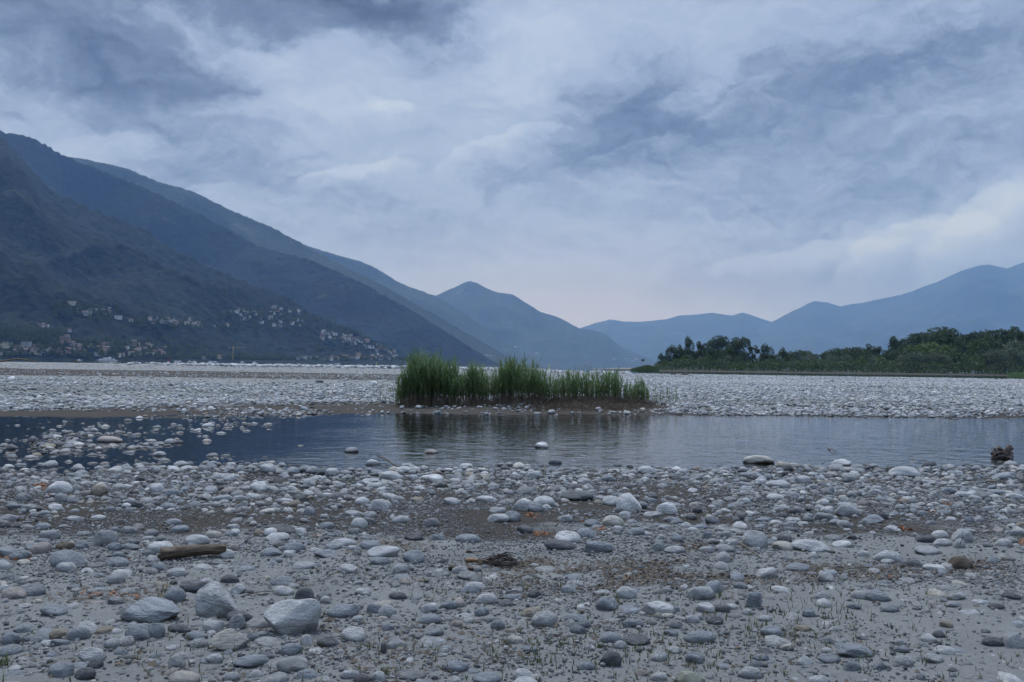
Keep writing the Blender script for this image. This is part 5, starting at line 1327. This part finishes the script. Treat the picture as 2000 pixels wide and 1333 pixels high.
village(L1, 18, [(140, 602, 14, 5, 1), (175, 612, 30, 5, 1.4), (205, 614, 10, 5, .8), (240, 622, 10, 4, .2)], "small high hamlet at left", 'houses of the small hillside hamlet high at left', 1, .8)
village(L1, 32, [(325, 630, 38, 6, 3), (360, 632, 20, 4, 1), (410, 637, 34, 3, 1.2), (250, 632, 10, 3, .2)], "terrace hamlet above crane", 'houses of the terrace hamlet above the crane', 1, .7)
village(L1, 52, [(465, 615, 18, 12, 1.6), (500, 622, 34, 10, 2), (560, 612, 34, 8, 1.2, .1), (580, 632, 24, 7, .9), (530, 635, 20, 4, .6)], "steep white hillside village", 'houses of the steep white hillside village', 1, .85)
village(L1, 46, [(645, 658, 16, 8, 1.5), (680, 664, 30, 9, 2, .2), (720, 676, 30, 8, 1.8, .25), (755, 688, 20, 5, 1)], "village descending the spur", 'houses of the village descending the spur', 1, .75)
village(L1, 40, [(700, 702, 85, 2.6, 3), (740, 699, 45, 3.5, 2), (585, 702, 25, 1.6, .8), (425, 701, 30, 2, .6)], "waterfront below the spur", 'waterfront houses along the foot of the spur', 1, .45)
village(L5, 14, [(985, 685, 30, 8, 1, -.15), (1010, 697, 60, 5, .9), (915, 572, 8, 1.5, .12)], "distant village over reeds", 'houses of the faint distant village over the reed tops', 1, .8, 2.0)
village(L5, 8, [(1225, 704, 26, 3, 1, .1)], "point at lake's far end", 'houses on the low point at the far end of the lake', 1, .9, 2.2)

# tower crane
p, _ = on_slope(L1, 455, 703); root = empty('tower_crane', (p.x, p.y, p.z-1)); tag(root, 'tall tower crane standing by the far shore below the hamlets', 'crane')
m_ = MB(); H_ = 29
for sx in (-.9, .9):
    for sy in (-.9, .9): m_.box((sx, sy, H_/2), (.35, .35, H_))
for i in range(10): m_.tube([(-.9, -.9, i*2.9), (.9, -.9, i*2.9+2.7)], [.16, .16], 4); m_.tube([(.9, .9, i*2.9), (-.9, .9, i*2.9+2.7)], [.16, .16], 4)
m_.build('mast', M_CRANE, root); m_ = MB()
for zz, yy in ((H_, -.7), (H_, .7), (H_+1.5, 0)): m_.box((13, yy, zz), (32, .3, .3))
for i in range(12): m_.tube([(-2+i*2.6, -.7, H_), (-.7+i*2.6, 0, H_+1.5), (.6+i*2.6, .7, H_)], [.12]*3, 4)
m_.build('jib', M_CRANE, root); m_ = MB(); m_.box((-6, 0, H_), (9, 1.2, .4)); m_.build('counter_jib', M_CRANE, root); MB().box((-9.6, 0, H_-1.1), (2.4, 1.6, 2.4)).build('counterweight', M_STEEL, root)
m_ = MB(); m_.tube([(0, 0, H_), (0, 0, H_+6)], [.5, .2], 5); m_.tube([(0, 0, H_+6), (18, 0, H_+1.6)], [.09, .09], 4); m_.tube([(0, 0, H_+6), (-9, 0, H_+.3)], [.09, .09], 4); m_.build('apex', M_CRANE, root); MB().box((1.6, -1.2, H_-1.2), (1.6, 1.4, 2)).build('cab', M_WHITE, root)

# ------------------------------------------------------------------ woodland on the right bank
def crown_mesh(name, lobes, n_, leaf, m_, seed):
    """leaf clumps spread through several lobes; each lobe (x,y,z,rx,ry,rz) in tree heights"""
    rs = np.random.RandomState(seed); vol = np.array([l[3]*l[4]*l[5] for l in lobes])**.8; pr = vol/vol.sum(); L = np.array(lobes)[rs.choice(len(lobes), n_, p=pr)]
    d = rs.normal(size=(n_, 3)); d /= np.linalg.norm(d, axis=1)[:, None]; rad = rs.uniform(.35, 1, n_)**.45
    nz = 1+.55*n3(d+L[:, :3]*3, 2.2, seed); c_ = L[:, :3]+d*(rad*nz)[:, None]*L[:, 3:]
    keep = n3(c_*1.0, 7.0, seed+2) > -.22; c_ = c_[keep]; k_ = len(c_)
    a = rs.normal(size=(k_, 3)); a /= np.linalg.norm(a, axis=1)[:, None]; b = np.cross(a, rs.normal(size=(k_, 3))); b /= np.linalg.norm(b, axis=1)[:, None]
    s_ = leaf*rs.uniform(.5, 1.25, (k_, 1)); q = np.stack([c_-a*s_, c_-b*s_*.6, c_+a*s_, c_+b*s_*.6], 1).reshape(-1, 3)
    return npmesh(name, q, np.arange(k_*4).reshape(-1, 4), [m_], False)
def limbs_mesh(lobes, tr, seed):
    rr = random.Random(seed); mb = MB(); top = max(l[2] for l in lobes)*.9
    pts = [(0, 0, -.03)]+[(rr.gauss(0, .012), rr.gauss(0, .012), top*t_) for t_ in (.25, .5, .75, 1)]
    mb.tube(pts, [tr, tr*.8, tr*.6, tr*.4, tr*.15], 7, 0, .05, seed)
    for l in lobes:
        z0 = max(.12, l[2]-.22); mb.tube([(0, 0, z0), (l[0]*.6, l[1]*.6, (z0+l[2])/2+.02), (l[0], l[1], l[2]+l[5]*.4)], [tr*.4, tr*.25, tr*.08], 5, 0, .05, seed)
    me = bpy.data.meshes.new('trunk'); me.from_pydata(mb.v, [], mb.f); me.materials.append(M_BARK); me.update(); return me
def lobes_for(kind, r_):
    if kind == 'poplar': return [(r_.gauss(0, .01), r_.gauss(0, .01), z_, w_, w_, .13) for z_, w_ in ((.2, .12), (.36, .125), (.52, .13), (.68, .11), (.80, .10), (.90, .065))]
    if kind == 'broad': return [(.0, 0, .80, .2, .2, .14), (0, 0, .58, .24, .2, .2), (.16, 0, .34, .2, .18, .2), (-.14, 0, .28, .2, .2, .2)]+[(math.cos(a)*.26, math.sin(a)*.26, r_.uniform(.58, .84), r_.uniform(.13, .19), .16, r_.uniform(.09, .13)) for a in [i*1.05+r_.random()*.4 for i in range(6)]]+[(r_.uniform(-.15, .15), 0, .42, .16, .16, .12), (-.2, .05, .45, .12, .12, .1)]
    if kind == 'open': return [(math.cos(a)*r_.uniform(.1, .26), math.sin(a)*.2, r_.uniform(.35, .92), r_.uniform(.08, .13), .11, r_.uniform(.07, .11)) for a in [i*.8 for i in range(10)]]
    if kind == 'round': return [(0, 0, .55, .26, .26, .30), (.12, 0, .76, .16, .16, .16), (-.14, .05, .68, .17, .17, .17), (.2, .1, .42, .18, .18, .2), (-.22, 0, .36, .18, .18, .2), (0, -.15, .3, .2, .2, .2), (.02, 0, .9, .09, .09, .09)]
    if kind == 'willow': return [(0, 0, .5, .34, .3, .42)]+[(math.cos(a)*.3, math.sin(a)*.25, r_.uniform(.25, .6), .18, .18, .25) for a in [i*1.2 for i in range(5)]]
    return [(math.cos(a)*.35*q, math.sin(a)*.3, r_.uniform(.3, .6), .25, .25, .3) for q in (1, .5) for a in [i*1.3 for i in range(4)]]
TREE = {}
tr_r = random.Random(3)
for kind, leafs, n_, lf in (('poplar', 'dark', 3600, .022), ('broad', 'dark', 6500, .021), ('open', 'mid', 3400, .021), ('round', 'dark', 5200, .022), ('round', 'mid', 5200, .022), ('willow', 'pale', 3200, .030), ('willow', 'fresh', 3000, .032), ('willow', 'mid', 3000, .032), ('broad', 'mid', 6000, .021), ('open', 'dark', 3600, .021)):
    lo = lobes_for(kind, tr_r); TREE[(kind, leafs)] = (crown_mesh('crown', lo, n_, lf, M_LEAF[leafs], len(TREE)*13+5), limbs_mesh(lo, .018 if kind != 'willow' else .03, len(TREE)))
def tree(kind, leafs, px, top, dist, label, group, wide=1.0, base=None):
    x = (px-CX)/F*dist; zb = float(ground_h(x, dist)) if base is None else base
    H_ = EYE+(hor(px)-top)/F*dist-zb; H_ = max(H_, 2.5)
    root = empty('tree', (x, dist, zb-.1)); tag(root, label, 'tree' if H_ > 6 else 'bush', group); root.name = 'tree' if H_ > 6 else 'willow_bush'
    cm, tm = TREE[(kind, leafs)]; rz = R.uniform(0, 6.28); root.scale = (1, 1, 1)
    for nm, me in (('crown', cm), ('trunk', tm)):
        o = link_mesh(nm, me, root); o.scale = (H_*wide, H_*wide, H_); o.rotation_euler = (0, 0, rz)
    return root
NAMED = [('round', 'dark', 1346, 652, 520, 'slender tall poplar standing above the left end of the wood', .5), ('round', 'mid', 1328, 672, 516, 'mid-green round tree just left of the slender poplar', .95), ('round', 'dark', 1386, 676, 514, 'low dark round tree between the slender poplar and the broad tree', .95), ('round', 'mid', 1422, 672, 514, 'mid-green round tree in front of the two broad trees', 1.0),
    ('round', 'dark', 1311, 671, 520, 'rounded dark tree at the left end of the wood, left of the poplar', .9), ('round', 'mid', 1292, 688, 515, 'lowest round green tree at the very left tip of the wood', .9),
    ('open', 'dark', 1371, 663, 520, 'loose dark tree directly right of the slender poplar', .8),
    ('broad', 'dark', 1402, 650, 530, 'broad-crowned tall dark tree left of another one, right of the gap', .75), ('broad', 'dark', 1442, 653, 530, 'widest flat-topped dark tree left of the notch in the wood', .9),
    ('open', 'mid', 1470, 672, 525, 'ragged thin-crowned tree leaning into the notch in the wood', .8),
    ('round', 'dark', 1498, 668, 520, 'dark tree directly right of the notch in the wood', .8), ('round', 'mid', 1530, 677, 520, 'second tree right of the notch in the wood', .9),
    ('broad', 'dark', 1832, 632, 560, 'highest domed dark tree on the right part of the wood', 1.0), ('open', 'dark', 1758, 652, 560, 'airy tall tree just left of the highest domed tree group', .9),
    ('round', 'dark', 1792, 646, 560, 'dark rounded tree left of the highest domed tree', 1.0), ('open', 'dark', 1962, 632, 560, 'ragged tall tree near the right edge of the photo', 1.0), ('open', 'mid', 1990, 640, 550, 'ragged tree cut by the right edge of the photo', .9)]
for (k_, lf, px, top, dist, lab, wd) in NAMED: tree(k_, lf, px, top, dist, lab, 'trees of the riverside wood', wd)
ANCH = sorted([(1346, 'slender poplar'), (1402, 'broad tree right of the first gap'), (1470, 'ragged tree at the notch'), (1530, 'second tree past the notch'), (1758, 'airy tall tree'), (1832, 'highest domed tree'), (1962, 'ragged tall tree near the right edge')])
ORD = ('first', 'second', 'third', 'fourth', 'fifth', 'sixth', 'seventh', 'eighth', 'ninth', 'tenth', 'eleventh', 'twelfth', 'thirteenth', 'fourteenth'); CNT = {}
def tlabel(kind, px, noun='tree'):
    if px > 2005: return f'{kind} {noun} beyond the right edge of the photo'
    a = [q for q in ANCH if q[0] < px]
    side = 'right of the '+a[-1][1] if a else 'left of the slender poplar'
    k = CNT[(kind, side)] = CNT.get((kind, side), -1)+1
    return f'{ORD[min(k, 13)]} {kind} {noun} {side}'
TOPX = [1270, 1290, 1346, 1390, 1440, 1475, 1500, 1560, 1600, 1630, 1665, 1700, 1740, 1790, 1832, 1880, 1930, 1962, 2000, 2200, 2500]
TOPY = [700, 690, 668, 668, 668, 688, 674, 681, 684, 680, 667, 667, 674, 646, 636, 641, 642, 636, 642, 635, 640]
tops = lambda px: float(np.interp(px, TOPX, TOPY))
wr = random.Random(12)
px = 1548
while px < 2110:
    k_ = wr.choice(['round', 'round', 'broad', 'broad', 'open']); lf = wr.choice(['dark', 'dark', 'dark', 'mid']); 
    tree(k_, lf, px, tops(px)+wr.uniform(-3, 7), wr.uniform(545, 590), tlabel('dark leafy back-row' if lf == 'dark' else 'lighter green back-row', px), 'back row of the riverside wood', wr.uniform(.9, 1.15)); px += wr.uniform(17, 27)
px = 1300
while px < 2110:
    lf = wr.choice(['mid', 'mid', 'dark', 'fresh' if px > 1600 else 'mid', 'pale']); k_ = 'willow' if lf in ('fresh', 'pale') else wr.choice(['round', 'willow' if lf == 'mid' else 'round'])
    b_ = hor(px)+4; t0 = tops(px); top = t0+(b_-t0)*wr.uniform(.10, .32)
    tree(k_, lf, px, top, wr.uniform(515, 535), tlabel({'mid': 'mid-green', 'dark': 'dark green', 'fresh': 'fresh green', 'pale': 'silvery green'}[lf]+' middle-row', px), 'middle row of the riverside wood', wr.uniform(.9, 1.2)); px += wr.uniform(17, 26)
px = 1284
while px < 2110:
    lf = wr.choice(['pale', 'mid', 'pale', 'fresh' if px > 1650 else 'mid']); b_ = hor(px)+4; t0 = tops(px); top = t0+(b_-t0)*wr.uniform(.36, .56)
    tree('willow', lf, px, top, wr.uniform(498, 508), tlabel({'mid': 'mid-green', 'fresh': 'fresh green', 'pale': 'silvery'}[lf]+' low front-row willow', px, 'bush'), 'front willow bushes along the river bank', wr.uniform(.75, 1.1)); px += wr.uniform(15, 24)
# undergrowth closing the foot of the wood
rs = np.random.RandomState(9); n_ = 30000; pxs = rs.uniform(1278, 2350, n_); dist = rs.uniform(474, 530, n_); xs_ = (pxs-CX)/F*dist; zb = ground_h(xs_, dist)
hmax = (2.2+3.2*sstep(1280, 1340, pxs)+2.5*fbm(pxs*.03, pxs*0, 3, 5)); zz = zb+hmax*rs.uniform(0, 1, n_)**1.2; c_ = np.stack([xs_, dist, zz], 1)
a = rs.normal(size=(n_, 3)); a /= np.linalg.norm(a, axis=1)[:, None]; b = np.cross(a, rs.normal(size=(n_, 3))); b /= np.linalg.norm(b, axis=1)[:, None]; s_ = rs.uniform(.18, .5, (n_, 1))
me = npmesh('undergrowth', np.stack([c_-a*s_, c_-b*s_*.6, c_+a*s_, c_+b*s_*.6], 1).reshape(-1, 3), np.arange(n_*4).reshape(-1, 4), [M_LEAF['mid']], False)
tag(link_mesh('undergrowth', me), 'dense undergrowth along the foot of the riverside wood', kind='stuff')
# grassy spit left of the wood
s_ = Strips(); r_ = random.Random(61); 
for _ in range(3800):
    px = r_.triangular(1232, 1288, 1264); dist = r_.uniform(405, 450); x = (px-CX)/F*dist; z = max(float(ground_h(x, dist)), .1); h_ = (1.1+1.7*max(0, 1-abs(px-1266)/34))*r_.uniform(.5, 1); a_ = r_.uniform(0, 6.28)
    p0 = np.array([x, dist, z-.1]); s_.ribbon([p0, p0+np.array([.1*math.cos(a_), .1, h_*.6]), p0+np.array([.4*math.cos(a_), .2, h_])], [.06, .05, .01], np.array([1., 0, 0]))
o = s_.build('reed_bed', M_LEAF['mid']); tag(o, 'low green reed bed on the spit left of the wood', 'reeds', kind='thing')
s_ = Strips()
for _ in range(2600):
    px = r_.triangular(1965, 2100, 2010); dist = r_.uniform(335, 360); x = (px-CX)/F*dist; z = max(float(ground_h(x, dist)), 0); h_ = 2.0*r_.uniform(.5, 1); a_ = r_.uniform(0, 6.28)
    p0 = np.array([x, dist, z-.1]); s_.ribbon([p0, p0+np.array([.1*math.cos(a_), .1, h_*.6]), p0+np.array([.4*math.cos(a_), .2, h_])], [.05, .04, .01], np.array([1., 0, 0]))
o = s_.build('reed_bed', M_REED); tag(o, 'green reed bed on the bank at the right edge of the photo', 'reeds', kind='thing')
# trees between the houses and along the far shore: too many and too small to tell apart
tree_coll = bpy.data.collections.new('far_tree_shapes')
for i, kk in enumerate((('round', 'dark'), ('round', 'mid'), ('willow', 'mid'))):
    lo = lobes_for(kk[0], tr_r); me = crown_mesh('far_tree_shape', lo, 420, .07, M_LEAF[kk[1]], 300+i); ob = bpy.data.objects.new('far_tree_shape_%d' % i, me); tree_coll.objects.link(ob)
P = []
for _ in range(2600):
    q = vr.choice([(160, 684, 175, 16), (160, 684, 175, 16), (200, 690, 200, 9), (165, 612, 60, 14), (370, 636, 110, 12), (520, 622, 75, 20), (520, 630, 90, 16), (690, 668, 75, 20), (640, 702, 190, 3), (440, 700, 150, 3), (640, 640, 60, 16), (60, 660, 60, 12)])
    p_, _t = on_slope(L1, q[0]+vr.uniform(-1, 1)*q[2], q[1]+vr.uniform(-1, 1)*q[3]); P.append((p_.x+vr.uniform(-9, 9), p_.y+vr.uniform(-30, 30), p_.z-1.5))
P = np.array(P); n_ = len(P); hh = NR.uniform(6, 13, n_)
instances_object('far_shore_trees', P, np.stack([hh*0, hh*0, NR.uniform(0, 6.28, n_)], 1), np.stack([hh*1.1, hh*1.1, hh], 1), NR.randint(0, 3, n_), np.ones((n_, 4)), tree_coll, 'trees growing between the village houses and along the far shore')
